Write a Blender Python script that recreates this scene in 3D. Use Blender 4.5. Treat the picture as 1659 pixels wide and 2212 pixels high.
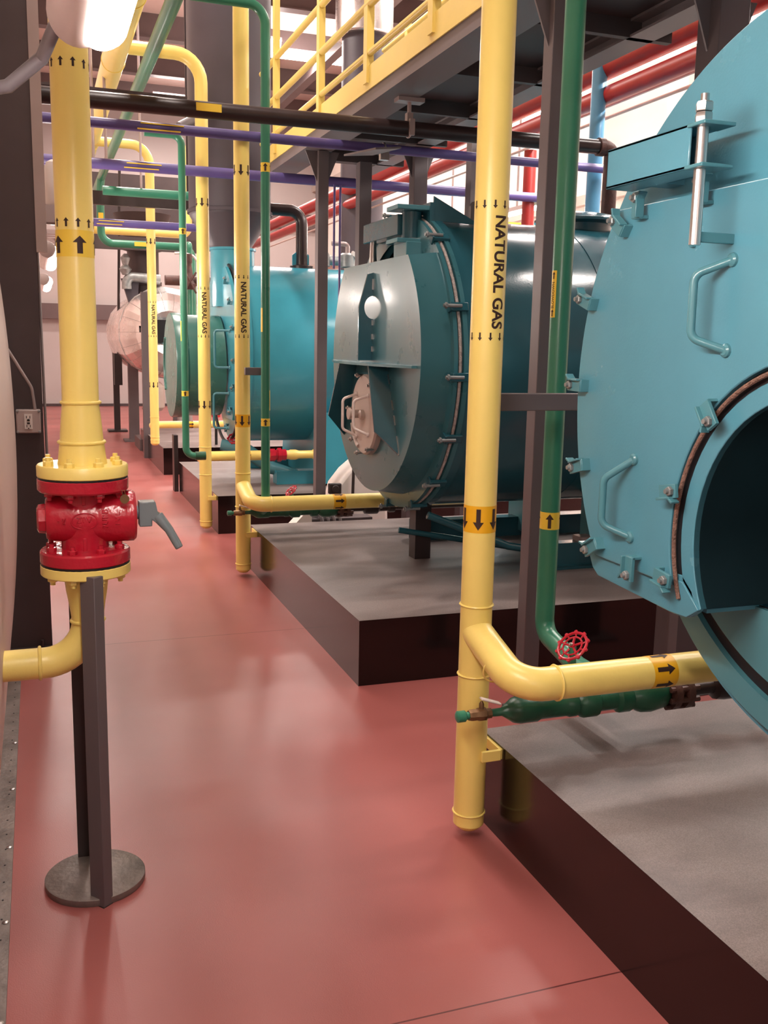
import bpy, bmesh, math, random
from mathutils import Vector, Matrix
random.seed(7)
PI = math.pi
S = bpy.context.scene
for o in list(bpy.data.objects): bpy.data.objects.remove(o, do_unlink=True)
COL = S.collection

# ------------------------------------------------------------------ camera
FPX, PITCH, ROLL, YAW = 2082.0, 0.1734, 0.02064, 0.3449
fw = Vector((math.sin(YAW)*math.cos(PITCH), math.cos(YAW)*math.cos(PITCH), -math.sin(PITCH)))
r0 = Vector((math.cos(YAW), -math.sin(YAW), 0)); u0 = r0.cross(fw)
rr = math.cos(ROLL)*r0 + math.sin(ROLL)*u0; uu = -math.sin(ROLL)*r0 + math.cos(ROLL)*u0
cd = bpy.data.cameras.new('camera'); cam = bpy.data.objects.new('camera', cd); COL.objects.link(cam)
cam.matrix_world = Matrix(((rr.x, uu.x, -fw.x, 0), (rr.y, uu.y, -fw.y, 0), (rr.z, uu.z, -fw.z, 1.6), (0, 0, 0, 1)))
cd.sensor_fit = 'VERTICAL'; cd.sensor_height = 36; cd.lens = 36*FPX/2212; cd.clip_start = .05; cd.clip_end = 100
S.camera = cam
# ------------------------------------------------------------------ world, exposure, room lights
W = bpy.data.worlds.new('world'); S.world = W; W.use_nodes = True
W.node_tree.nodes['Background'].inputs[0].default_value = (1, .9, .86, 1)
W.node_tree.nodes['Background'].inputs[1].default_value = 0.3
S.view_settings.view_transform = 'Standard'; S.view_settings.look = 'None'
S.view_settings.gamma = 1; S.view_settings.use_curve_mapping = False
S.view_settings.exposure = 0.85
def area(name, loc, sx, sy, power, col=(1, .87, .80), rot=(0, 0, 0)):
    l = bpy.data.lights.new(name, 'AREA'); l.shape = 'RECTANGLE'; l.size = sx; l.size_y = sy
    l.energy = power; l.color = col
    o = bpy.data.objects.new(name, l); o.location = loc; o.rotation_euler = rot; COL.objects.link(o); return o
WARM = (1, .86, .79)
for i, (x, y, p) in enumerate([(0.9, -1.0, 12), (0.9, 3.5, 75), (0.9, 8.0, 85), (1.2, 12.5, 150)]):
    area('ceiling_light', (x, y, 6.55), .35, 2.4, p, WARM)
for i, (x, y, p) in enumerate([(5.2, 3.5, 110), (5.2, 8.0, 120), (5.2, 12.5, 130)]):
    area('ceiling_light_far_side', (x, y, 6.4), 1.6, .5, p, (1, .9, .84))

# ------------------------------------------------------------------ materials
M = {}
def mat(name, col, rough=.5, metal=0, noise=.06, scale=6, bump=0, bscale=60, emit=0, coat=0, spec=.5, ecol=None):
    m = bpy.data.materials.new(name); m.use_nodes = True; nt = m.node_tree; b = nt.nodes['Principled BSDF']
    b.inputs['Roughness'].default_value = rough; b.inputs['Metallic'].default_value = metal
    b.inputs['Specular IOR Level'].default_value = spec
    if coat: b.inputs['Coat Weight'].default_value = coat; b.inputs['Coat Roughness'].default_value = .12
    tc = nt.nodes.new('ShaderNodeTexCoord')
    if noise:
        n = nt.nodes.new('ShaderNodeTexNoise'); n.inputs['Scale'].default_value = scale; n.inputs['Detail'].default_value = 5
        nt.links.new(tc.outputs['Object'], n.inputs['Vector'])
        r = nt.nodes.new('ShaderNodeValToRGB')
        r.color_ramp.elements[0].position = .3; r.color_ramp.elements[1].position = .7
        r.color_ramp.elements[0].color = (*[c*(1-noise) for c in col], 1)
        r.color_ramp.elements[1].color = (*[min(1, c*(1+noise)) for c in col], 1)
        nt.links.new(n.outputs[0], r.inputs[0]); nt.links.new(r.outputs[0], b.inputs['Base Color'])
        ma = nt.nodes.new('ShaderNodeMapRange'); ma.inputs[3].default_value = max(.02, rough-.06); ma.inputs[4].default_value = rough+.08
        nt.links.new(n.outputs[0], ma.inputs[0]); nt.links.new(ma.outputs[0], b.inputs['Roughness'])
    else: b.inputs['Base Color'].default_value = (*col, 1)
    if bump:
        n2 = nt.nodes.new('ShaderNodeTexNoise'); n2.inputs['Scale'].default_value = bscale
        nt.links.new(tc.outputs['Object'], n2.inputs['Vector'])
        bp = nt.nodes.new('ShaderNodeBump'); bp.inputs['Strength'].default_value = bump; bp.inputs['Distance'].default_value = .01
        nt.links.new(n2.outputs[0], bp.inputs['Height']); nt.links.new(bp.outputs[0], b.inputs['Normal'])
    if emit:
        b.inputs['Emission Color'].default_value = (*(ecol or col), 1); b.inputs['Emission Strength'].default_value = emit
    M[name] = m; return m
mat('yellow', (.86, .68, .19), .3, noise=.03, bump=.04, bscale=90)
mat('amber', (.80, .42, .01), .4, noise=0)
mat('label_yellow', (.85, .60, .06), .4, noise=0)
mat('ink', (.030, .010, .006), .6, noise=0)
mat('green', (.036, .205, .125), .3, noise=.06, bump=.03)
mat('green_dark', (.012, .085, .045), .32, noise=.2, scale=12, bump=.15, bscale=40)
mat('teal', (.085, .275, .36), .24, noise=.04, bump=.05, bscale=150)
mat('teal_bright', (.055, .33, .43), .2, noise=.04, bump=.04, bscale=150)
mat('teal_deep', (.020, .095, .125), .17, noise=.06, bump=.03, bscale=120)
mat('teal_door', (.075, .235, .28), .22, noise=.04, bump=.03)
mat('teal_gloss', (.038, .150, .180), .28, noise=.04, coat=.15, spec=.5)
mat('teal_green', (.045, .16, .135), .25, noise=.05)
mat('red', (.46, .012, .03), .2, noise=.08, bump=.25, bscale=45)
mat('red_pipe', (.30, .016, .014), .4, noise=.1)
mat('rust', (.085, .035, .028), .5, noise=.3, scale=15, bump=.3)
mat('black_pipe', (.030, .018, .018), .3, noise=.2)
mat('purple', (.10, .075, .24), .35, noise=.06)
mat('post', (.115, .095, .10), .45, noise=.06)
mat('post_dark', (.026, .018, .018), .4, noise=.1)
mat('steel_dark', (.055, .038, .040), .5, noise=.1)
mat('stack', (.050, .042, .055), .5, noise=.12, scale=3)
mat('stack_dark', (.035, .020, .020), .5, noise=.15)
mat('grey_handle', (.18, .22, .235), .3, noise=.05, bump=.1)
mat('beige', (.50, .42, .37), .35, noise=.04)
mat('steel', (.50, .48, .47), .3, metal=1, noise=.08)
mat('steel_dull', (.30, .32, .32), .42, metal=.6, noise=.2, scale=20)
mat('aluminium', (.84, .80, .78), .26, metal=.9, noise=.1, scale=4)
mat('brass', (.20, .11, .05), .45, metal=.5, noise=.2)
mat('rope', (.20, .11, .08), .7, noise=.3, scale=60, bump=.6, bscale=200)
mat('rope_white', (.42, .38, .36), .7, noise=.3, scale=60, bump=.6, bscale=200)
mat('rubber', (.012, .010, .012), .5, noise=.1)
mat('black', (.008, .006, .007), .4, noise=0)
mat('white_plastic', (.72, .66, .62), .4, noise=.02)
mat('white_paint', (.78, .72, .68), .4, noise=.03)
mat('outlet_box', (.42, .34, .32), .4, noise=.04)
mat('conduit', (.36, .29, .28), .35, metal=.3, noise=.06)
mat('grey_tube', (.13, .115, .125), .4, noise=.05)
mat('far_wall', (.44, .395, .385), .6, noise=.03, scale=1.5)
mat('right_wall', (.80, .70, .63), .6, noise=.03, scale=1.5)
mat('ceiling_sheet', (.62, .50, .46), .6, noise=.03, scale=1.2)
mat('purlin', (.12, .085, .085), .5, noise=.05)
mat('mezz_dark', (.050, .036, .036), .6, noise=.15, scale=3)
mat('mezz_grey', (.16, .135, .14), .5, noise=.06)
mat('blue_pipe', (.07, .22, .36), .3, noise=.05)
mat('vinyl', (.66, .52, .47), .45, noise=.03, scale=3, bump=.25, bscale=9)
mat('sill_metal', (.20, .17, .155), .45, metal=.4, noise=.3, scale=10, bump=.2)
mat('lens', (1, .93, .88), .3, noise=0, emit=48, ecol=(1, .88, .81))
mat('tube_glow', (1, .93, .88), .3, noise=0, emit=22, ecol=(1, .89, .83))
mat('fixture_grey', (.42, .34, .33), .4, noise=.04)

def floor_mat():
    m = bpy.data.materials.new('red_epoxy'); m.use_nodes = True; nt = m.node_tree; b = nt.nodes['Principled BSDF']; L = nt.links
    g = nt.nodes.new('ShaderNodeNewGeometry'); n = nt.nodes.new('ShaderNodeTexNoise'); n.inputs['Scale'].default_value = 1.1; n.inputs['Detail'].default_value = 6
    L.new(g.outputs['Position'], n.inputs['Vector'])
    r = nt.nodes.new('ShaderNodeValToRGB'); r.color_ramp.elements[0].position = .35; r.color_ramp.elements[1].position = .7
    r.color_ramp.elements[0].color = (.30, .086, .078, 1); r.color_ramp.elements[1].color = (.36, .108, .098, 1)
    L.new(n.outputs[0], r.inputs[0])
    # saw-cut joints across the aisle
    sx = nt.nodes.new('ShaderNodeSeparateXYZ'); L.new(g.outputs['Position'], sx.inputs[0])
    ad = nt.nodes.new('ShaderNodeMath'); ad.operation = 'SUBTRACT'; ad.inputs[1].default_value = 1.918; L.new(sx.outputs['Y'], ad.inputs[0])
    md = nt.nodes.new('ShaderNodeMath'); md.operation = 'PINGPONG'; md.inputs[1].default_value = 1.592; L.new(ad.outputs[0], md.inputs[0])
    lt = nt.nodes.new('ShaderNodeMath'); lt.operation = 'LESS_THAN'; lt.inputs[1].default_value = .0026; L.new(md.outputs[0], lt.inputs[0])
    mx = nt.nodes.new('ShaderNodeMix'); mx.data_type = 'RGBA'; mx.inputs['B'].default_value = (.10, .02, .02, 1)
    L.new(lt.outputs[0], mx.inputs[0]); L.new(r.outputs[0], mx.inputs['A']); L.new(mx.outputs['Result'], b.inputs['Base Color'])
    n2 = nt.nodes.new('ShaderNodeTexNoise'); n2.inputs['Scale'].default_value = 2.5; L.new(g.outputs['Position'], n2.inputs['Vector'])
    mr = nt.nodes.new('ShaderNodeMapRange'); mr.inputs[3].default_value = .30; mr.inputs[4].default_value = .42
    L.new(n2.outputs[0], mr.inputs[0]); L.new(mr.outputs[0], b.inputs['Roughness'])
    n3 = nt.nodes.new('ShaderNodeTexNoise'); n3.inputs['Scale'].default_value = 260; L.new(g.outputs['Position'], n3.inputs['Vector'])
    bp = nt.nodes.new('ShaderNodeBump'); bp.inputs['Strength'].default_value = .12; bp.inputs['Distance'].default_value = .003
    L.new(n3.outputs[0], bp.inputs['Height']); L.new(bp.outputs[0], b.inputs['Normal'])
    M['floor'] = m
floor_mat()
def padtop_mat():
    m = bpy.data.materials.new('grey_pad_top'); m.use_nodes = True; nt = m.node_tree; b = nt.nodes['Principled BSDF']; L = nt.links
    g = nt.nodes.new('ShaderNodeNewGeometry')
    n = nt.nodes.new('ShaderNodeTexNoise'); n.inputs['Scale'].default_value = 2.2; n.inputs['Detail'].default_value = 4; n.inputs['Distortion'].default_value = .6
    mp = nt.nodes.new('ShaderNodeMapping'); mp.inputs['Scale'].default_value = (.6, 1.5, 1); L.new(g.outputs['Position'], mp.inputs[0]); L.new(mp.outputs[0], n.inputs['Vector'])
    r = nt.nodes.new('ShaderNodeValToRGB'); r.color_ramp.elements[0].position = .40; r.color_ramp.elements[1].position = .62
    r.color_ramp.elements[0].color = (.135, .105, .098, 1); r.color_ramp.elements[1].color = (.235, .195, .185, 1); L.new(n.outputs[0], r.inputs[0])
    sp = nt.nodes.new('ShaderNodeTexNoise'); sp.inputs['Scale'].default_value = 320; sp.inputs['Detail'].default_value = 2; L.new(g.outputs['Position'], sp.inputs['Vector'])
    r2 = nt.nodes.new('ShaderNodeValToRGB'); r2.color_ramp.elements[0].position = .35; r2.color_ramp.elements[1].position = .7
    r2.color_ramp.elements[0].color = (.78, .78, .78, 1); r2.color_ramp.elements[1].color = (1.2, 1.2, 1.2, 1); L.new(sp.outputs[0], r2.inputs[0])
    mx = nt.nodes.new('ShaderNodeMix'); mx.data_type = 'RGBA'; mx.blend_type = 'MULTIPLY'; mx.inputs[0].default_value = 1
    L.new(r.outputs[0], mx.inputs['A']); L.new(r2.outputs[0], mx.inputs['B']); L.new(mx.outputs['Result'], b.inputs['Base Color'])
    mr = nt.nodes.new('ShaderNodeMapRange'); mr.inputs[3].default_value = .30; mr.inputs[4].default_value = .55; L.new(n.outputs[0], mr.inputs[0]); L.new(mr.outputs[0], b.inputs['Roughness'])
    bp = nt.nodes.new('ShaderNodeBump'); bp.inputs['Strength'].default_value = .2; bp.inputs['Distance'].default_value = .003
    L.new(sp.outputs[0], bp.inputs['Height']); L.new(bp.outputs[0], b.inputs['Normal'])
    M['pad_top'] = m
padtop_mat()
mat('pad_side', (.010, .005, .005), .14, noise=0, spec=.45)
mat('throat_shade', (.008, .022, .028), .3, noise=.2, scale=4)  # burner cavity wall, its dark reflections put into the colour

# ------------------------------------------------------------------ mesh helpers
def V(*a): return Vector(a)
class MB:
    def __init__(s): s.v = []; s.f = []; s.m = []
    def add(s, vs, fs, mi=0):
        b = len(s.v); s.v += [tuple(v) for v in vs]; s.f += [tuple(b+i for i in f) for f in fs]; s.m += [mi]*len(fs); return s
    def box(s, a, b, mi=0):
        (x0, y0, z0), (x1, y1, z1) = a, b
        vs = [(x0,y0,z0),(x1,y0,z0),(x1,y1,z0),(x0,y1,z0),(x0,y0,z1),(x1,y0,z1),(x1,y1,z1),(x0,y1,z1)]
        return s.add(vs, [(0,3,2,1),(4,5,6,7),(0,1,5,4),(1,2,6,5),(2,3,7,6),(3,0,4,7)], mi)
    def obox(s, c, ax, ay, az, hx, hy, hz, mi=0):
        c = Vector(c); ax, ay, az = Vector(ax).normalized()*hx, Vector(ay).normalized()*hy, Vector(az).normalized()*hz
        vs = [c+i*ax+j*ay+k*az for k in (-1,1) for i, j in ((-1,-1),(1,-1),(1,1),(-1,1))]
        return s.add(vs, [(0,3,2,1),(4,5,6,7),(0,1,5,4),(1,2,6,5),(2,3,7,6),(3,0,4,7)], mi)
    def lathe(s, o, axis, prof, seg=32, mi=0, a0=0, a1=2*PI, cap=True, e1=None):
        # prof: list of (r, h)
        o = Vector(o); a = Vector(axis).normalized()
        if e1 is None:
            e1 = Vector((0,0,1)) if abs(a.z) < .9 else Vector((1,0,0))
        e1 = (Vector(e1) - a*Vector(e1).dot(a)).normalized(); e2 = a.cross(e1)
        full = abs(a1-a0-2*PI) < 1e-6; n = seg if full else seg+1
        vs = []
        for r, h in prof:
            for i in range(n):
                t = a0+(a1-a0)*i/seg; vs.append(o+a*h+(e1*math.cos(t)+e2*math.sin(t))*r)
        fs = []
        for k in range(len(prof)-1):
            for i in range(seg):
                j = (i+1) % n if full else i+1
                fs.append((k*n+i, k*n+j, (k+1)*n+j, (k+1)*n+i))
        if cap and full:
            if prof[0][0] > 1e-5: fs.append(tuple(reversed(range(n))))
            if prof[-1][0] > 1e-5: fs.append(tuple((len(prof)-1)*n+i for i in range(n)))
        return s.add(vs, fs, mi)
    def cyl(s, p0, p1, r, r2=None, seg=24, mi=0):
        p0, p1 = Vector(p0), Vector(p1); r2 = r if r2 is None else r2
        return s.lathe(p0, p1-p0, [(r, 0), (r2, (p1-p0).length)], seg, mi)
    def tube(s, pts, r, bend=0, seg=20, mi=0, bs=7, closed=False):
        pts = [Vector(p) for p in pts]; path = []
        pts = [p for i, p in enumerate(pts) if i == 0 or (p-pts[i-1]).length > 1e-5]
        if bend and len(pts) > 2:
            path.append(pts[0])
            for i in range(1, len(pts)-1):
                a, b, c = pts[i-1], pts[i], pts[i+1]; d1 = (a-b); d2 = (c-b)
                ang = d1.angle(d2); t = min(bend/math.tan(ang/2) if ang < PI-.01 else 0, d1.length*.98, d2.length*.98)
                if t < 1e-4: path.append(b); continue
                s0 = b+d1.normalized()*t; s1 = b+d2.normalized()*t
                R = t*math.tan(ang/2); cen = b+(d1.normalized()+d2.normalized()).normalized()*math.hypot(t, R)
                v0, v1 = s0-cen, s1-cen; tot = v0.angle(v1); axn = v0.cross(v1).normalized()
                for k in range(bs+1): path.append(cen+Matrix.Rotation(tot*k/bs, 3, axn) @ v0)
            path.append(pts[-1])
        else: path = pts
        n = len(path); T = []
        for i in range(n):
            if closed: d = path[(i+1) % n]-path[i-1]
            else: d = path[min(i+1, n-1)]-path[max(i-1, 0)]
            T.append(d.normalized())
        e = T[0].orthogonal().normalized(); vs = []
        rs = r if isinstance(r, (list, tuple)) else [r]*n
        for i in range(n):
            e = (e-T[i]*e.dot(T[i])).normalized(); b = T[i].cross(e)
            for k in range(seg):
                t = 2*PI*k/seg; vs.append(path[i]+(e*math.cos(t)+b*math.sin(t))*rs[i])
        fs = []
        for i in range(n if closed else n-1):
            j = (i+1) % n
            for k in range(seg):
                l = (k+1) % seg; fs.append((i*seg+k, i*seg+l, j*seg+l, j*seg+k))
        if not closed: fs += [tuple(reversed(range(seg))), tuple((n-1)*seg+k for k in range(seg))]
        return s.add(vs, fs, mi)
    def ring(s, c, axis, R, r, seg=40, rs=8, mi=0, a0=0, a1=2*PI, wob=0):
        c = Vector(c); a = Vector(axis).normalized(); e1 = Vector((0,0,1)) if abs(a.z) < .9 else Vector((1,0,0)); e1 = (e1-a*e1.dot(a)).normalized(); e2 = a.cross(e1)
        full = abs(a1-a0-2*PI) < 1e-6
        pts = [c+(e1*math.cos(a0+(a1-a0)*i/seg)+e2*math.sin(a0+(a1-a0)*i/seg))*(R+(random.uniform(-wob, wob))) for i in range(seg if full else seg+1)]
        return s.tube(pts, r, 0, rs, mi, closed=full)
    def poly(s, pts, n, th, mi=0):
        # extrude a planar polygon along n (centred)
        n = Vector(n).normalized()*th/2; p = [Vector(q) for q in pts]; k = len(p)
        vs = [q-n for q in p]+[q+n for q in p]
        fs = [tuple(reversed(range(k))), tuple(range(k, 2*k))]+[(i, (i+1) % k, k+(i+1) % k, k+i) for i in range(k)]
        return s.add(vs, fs, mi)
    def hexa(s, c, axis, r, h, mi=0): return s.lathe(c, axis, [(r*.92, 0), (r, h*.1), (r, h*.85), (r*.85, h)], 6, mi)
    def bolt(s, c, axis, r, h, mi=0):
        c = Vector(c); a = Vector(axis).normalized(); s.hexa(c, a, r, h, mi); return s.cyl(c+a*h, c+a*(h*1.7), r*.5, seg=10, mi=mi)
    def build(s, name, mats, parent=None, bevel=0, ang=38):
        me = bpy.data.meshes.new(name); me.from_pydata(s.v, [], s.f); me.update()
        ms = mats if isinstance(mats, (list, tuple)) else [mats]
        for m in ms: me.materials.append(M[m])
        for p, mi in zip(me.polygons, s.m): p.material_index = mi
        bm = bmesh.new(); bm.from_mesh(me); bmesh.ops.recalc_face_normals(bm, faces=bm.faces); bm.to_mesh(me); bm.free()
        me.shade_smooth(); me.set_sharp_from_angle(angle=math.radians(ang))
        o = bpy.data.objects.new(name, me); COL.objects.link(o)
        if bevel:
            b = o.modifiers.new('bevel', 'BEVEL'); b.width = bevel; b.segments = 2; b.limit_method = 'ANGLE'; b.angle_limit = math.radians(50)
        if parent: attach(o, parent)
        return o
def attach(o, p):
    o.parent = p
    q = p; off = Vector(p.location)
    while q.parent: q = q.parent; off += Vector(q.location)
    # geometry is in world coordinates: cancel the ancestors' offset
    o.location = Vector(o.location) - off
def thing(name, label, cat, loc=(0, 0, 0), group=None):
    o = bpy.data.objects.new(name, None); o.empty_display_size = .1; COL.objects.link(o); o.location = loc
    return tag(o, label, cat, group)
def tag(o, label, cat, group=None, kind=None):
    o['label'] = label; o['category'] = cat
    if group: o['group'] = group
    if kind: o['kind'] = kind
    return o
def struct(o): o['kind'] = 'structure'; return o

# flat shapes wrapped on a pipe ---------------------------------------------
def wrap(bm, o, axis, e1, r, th0, eps=.0008, ustep=.006):
    """bm lies in XY: x = arc length round the pipe, y = along the axis"""
    xs = [v.co.x for v in bm.verts]; x = math.ceil(min(xs)/ustep)*ustep
    while x < max(xs):
        bmesh.ops.bisect_plane(bm, geom=bm.verts[:]+bm.edges[:]+bm.faces[:], plane_co=(x, 0, 0), plane_no=(1, 0, 0)); x += ustep
    o = Vector(o); a = Vector(axis).normalized(); e1 = Vector(e1).normalized(); e2 = a.cross(e1)
    for v in bm.verts:
        t = th0+v.co.x/r; v.co = o+a*v.co.y+(e1*math.cos(t)+e2*math.sin(t))*(r+eps)
def bm_obj(bm, name, m, parent):
    me = bpy.data.meshes.new(name); bm.to_mesh(me); bm.free(); me.materials.append(M[m])
    o = bpy.data.objects.new(name, me); COL.objects.link(o)
    if parent: attach(o, parent)
    return o
def arrow_faces(bm, cx, cy, w, h, d):
    # shaft and head of one arrow; d = (dx, dy) is where it points
    for sh in ([(-.46, -1), (.46, -1), (.46, .24), (-.46, .24)], [(-1.15, .24), (1.15, .24), (0, 1)]):
        vs = []
        for x, y in sh:
            X, Y = x*w/2.3, y*h/2
            vs.append(bm.verts.new((cx+X*d[1]+Y*d[0], cy-X*d[0]+Y*d[1], 0)))
        bm.faces.new(vs)
def text_bm(body, size, bold=.012):
    c = bpy.data.curves.new('t', 'FONT'); c.body = body; c.size = size; c.offset = bold*size; c.align_x = 'CENTER'; c.align_y = 'CENTER'
    o = bpy.data.objects.new('t', c); COL.objects.link(o); dg = bpy.context.evaluated_depsgraph_get()
    me = bpy.data.meshes.new_from_object(o.evaluated_get(dg)); bm = bmesh.new(); bm.from_mesh(me)
    bpy.data.objects.remove(o, do_unlink=True); bpy.data.meshes.remove(me); bpy.data.curves.remove(c); return bm
def tocam(x, y): return Vector((-x, -y, 0)).normalized()

# ================================================================== STRUCTURE
struct(MB().box((-.4, -3.2, -.1), (7.4, 23.9, 0)).build('floor', 'floor'))
struct(MB().box((-.6, -3.2, 7.0), (7.4, 24.1, 7.1)).build('ceiling', 'ceiling_sheet'))
# left wall : white insulation facing, bulging between the girts
def wall_left():
    mb = MB(); ys = [-3.2+.1*i for i in range(83)]+[5.6+1.0*i for i in range(19)]; zs = [.12*i for i in range(21)]+[2.7+.6*i for i in range(8)]
    vs = []
    for y in ys:
        for z in zs:
            k = math.sin(PI*min(max(z, 0), 2.2)/2.2) if z < 2.2 else math.sin(PI*((z-2.2) % 2.2)/2.2)
            j = .5+.5*math.sin(PI*min(max((y-1.0)/4.0, 0), 1)) if y < 5 else .4
            vs.append((-.205+(.096 if y < 4.95 else .03)*abs(k)**.7+.003*math.sin(y*23)*abs(k), y, z))
    n = len(zs); fs = [(i*n+j, (i+1)*n+j, (i+1)*n+j+1, i*n+j+1) for i in range(len(ys)-1) for j in range(n-1)]
    mb.add(vs, fs); o = mb.build('wall_left', 'vinyl', ang=80); return struct(o)
wall_left()
struct(MB().box((-.6, 23.8, 0), (7.4, 24.0, 7.1)).build('wall_far', 'far_wall'))
struct(MB().box((6.6, -3.2, 0), (6.8, 24, 7.1)).build('wall_right', 'right_wall'))
struct(MB().box((-.6, -3.4, 0), (6.8, -3.2, 7.1)).build('wall_back', 'far_wall'))
t = MB()
for z in (2.0, 4.3): t.box((-.3, 23.62, z), (6.8, 23.8, z+.34))
struct(t.build('trim_1', 'purlin'))
t = MB().box((-.3, 23.7, 0), (6.8, 23.8, .06)); struct(t.build('baseboard_far', 'steel_dark'))
# metal sill strip along the left wall
t = MB().box((-.26, -1, 0), (-.13, 4.95, .012)).box((-.26, 5.35, 0), (-.13, 14, .012))
for i in range(60): t.cyl((-.152, -.9+.098*i, .012), (-.152, -.9+.098*i, .0135), .0028, seg=6, mi=1)
for i in range(7): t.lathe((-.142, 1.35+.42*i, .012), (0, 0, 1), [(.0085, 0), (.0085, .002), (.003, .004)], 12, mi=2)
struct(t.build('baseboard_left', ['sill_metal', 'black', 'steel']))
n = 2
for y in [y0*2.35-1 for y0 in range(11)]:
    struct(MB().box((-.2, y, 6.62), (6.6, y+.5*.26, 7.0)).box((-.2, y-.04, 6.6), (6.6, y+.17, 6.62)).build('trim_%d' % n, 'purlin')); n += 1
for x in (4.9,):
    struct(MB().box((x-.08, -3, 6.3), (x+.08, 23.8, 6.6)).build('trim_%d' % n, 'purlin')); n += 1
# right wall girts, windows band
for z in (3.35, 5.2):
    struct(MB().box((6.5, -3, z), (6.6, 23.8, z+.12)).build('trim_%d' % n, 'beige')); n += 1

# pads
def pad(y0, y1, lab):
    mb = MB().box((1.371, y0, 0), (5.4, y1, .32))
    mb.m = [0, 1, 0, 0, 0, 0]
    return tag(mb.build('concrete_pad', ['pad_side', 'pad_top'], bevel=0), lab, 'equipment pad', 'equipment pads along the aisle')
pad(.32, 2.79, 'nearest black-sided equipment pad with speckled grey top, lower right')
pad(4.125, 6.6, 'black-sided grey-topped pad under the dark teal drum boiler')
pad(7.9, 10.25, 'black-sided grey-topped pad under the bright turquoise boiler')
pad(11.6, 14.3, 'small distant grey-topped pad beside the farthest gas riser')

# ================================================================== GAS RISERS
def riser(x, y, r, ztop, zbot, lab, txt_off, hz, hdir, hx_end, full=True, strap=None):
    t = thing('gas_pipe', lab, 'pipe', (x, y, 0), 'natural gas risers along the aisle')
    MB().cyl((x, y, zbot+r*.5), (x, y, ztop), r, seg=40).build('riser', 'yellow', t)
    for z in (zbot+.065, hz-.115, hz+.115):
        MB().ring((x, y, z), (0, 0, 1), r+.001, .0035, 40, 6, wob=.0006).build('weld_ring', 'yellow', t)
    MB().lathe((x, y, zbot), (0, 0, 1), [(r*.05, 0), (r*.55, .004), (r*.88, .018), (r*1.0, .045), (r, .065)], 32).build('end_cap', 'yellow', t)
    # branch towards the boiler
    yh = y+hdir*.30
    b = MB()
    if hdir < 0: b.tube([(x, y, hz+.03), (x, y-.10, hz-.0), (x, yh, hz-.055), (hx_end, yh, hz-.055)], r*.99, .09, 28, bs=10)
    else: b.tube([(x, y, hz), (x, y+.2, hz), (x, yh, hz), (hx_end, yh, hz)], r*.85, .09, 24, bs=8)
    b.build('branch', 'yellow', t)
    if hdir < 0:
        MB().ring((x+.125, yh, hz-.055), (1, 0, 0), r+.001, .004, 32, 6, wob=.0006).build('weld_ring', 'yellow', t)
        MB().ring((x, yh+.125, hz-.040), (0, 1, .35), r+.001, .003, 32, 6).build('weld_ring', 'yellow', t)
    e1 = tocam(x, y); ax = (0, 0, 1); base = (x, y, 0)
    # small arrow rings
    bm = bmesh.new(); k = 10
    for z in (2.005, 1.625):
        for i in range(k): arrow_faces(bm, (i-k/2+.35)*2*PI*r/k, z, .0135, .024, (0, -1))
    wrap(bm, base, ax, e1, r, 0); bm_obj(bm, 'small_arrows', 'ink', t)
    # lettering
    bm = text_bm('NATURAL GAS', .062, .026)
    xs = [v.co.x for v in bm.verts]; L = max(xs)-min(xs)
    for v in bm.verts:
        X, Y = v.co.x*(.325/L), v.co.y; v.co.x = Y*.82; v.co.y = -X+1.812
    wrap(bm, base, ax, e1, r, math.radians(txt_off), ustep=.003); bm_obj(bm, 'lettering', 'ink', t)
    # amber band with arrows, twice
    for zb, key in ((1.07, 1), (2.67, 2)):
        if zb+.05 > ztop: continue
        if full and key == 1: MB().lathe((x, y, zb-.042), ax, [(r+.0006, 0), (r+.0006, .084)], 40, cap=False).build('band', 'amber', t)
        bm = bmesh.new()
        for i in range(6): arrow_faces(bm, (i-3)*2*PI*r/6-.004, zb, .034, .066, (0, -1))
        wrap(bm, base, ax, e1, r, 0, eps=.0012); bm_obj(bm, 'flow_arrows', 'ink', t)
    return t, yh
GR = .0505
g1, yh1 = riser(1.285, 2.69, GR, 3.8, .022, 'nearest vertical yellow gas riser with large NATURAL GAS lettering and amber arrow band', 34, .675, -1, 2.35)
g2, yh2 = riser(1.285, 6.42, GR, 3.62, .022, 'yellow gas riser at the corner of the middle pad, green pipe beside it', 10, .60, -1, 2.9)
g3, yh3 = riser(1.29, 8.02, GR, 3.55, .03, 'slim yellow gas riser whose top bends left below the dark flue', 4, .605, 1, 1.95, full=False)
g4, yh4 = riser(1.26, 11.45, GR, 3.50, .37, 'farthest yellow gas riser with curved top, ending above the small pad', 8, .585, 1, 2.45, full=False)
# bends over the aisle for G2..G4
MB().tube([(1.285, 6.42, 3.55), (1.285, 6.42, 3.80), (.66, 6.42, 3.80)], GR, .15, 28).build('top_bend', 'yellow', g2)
MB().tube([(1.29, 8.02, 3.45), (1.29, 8.02, 3.77), (.66, 8.02, 3.77)], GR, .2, 28).build('top_bend', 'yellow', g3)
MB().tube([(1.26, 11.45, 3.40), (1.26, 11.45, 3.70), (.64, 11.45, 3.70)], GR, .2, 28).build('top_bend', 'yellow', g4)
# pad straps on G1, G2, G3
for g, x, y in ((g1, 1.285, 2.69), (g2, 1.285, 6.42), (g3, 1.29, 8.02)):
    MB().obox((x+.045, y-.055, .295), (1, 0, 0), (0, 1, 0), (0, 0, 1), .034, .006, .018).obox((x+.083, y+.02, .295), (1, 0, 0), (0, 1, 0), (0, 0, 1), .006, .075, .018).build('pad_strap', 'yellow', g, bevel=.002)
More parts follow.
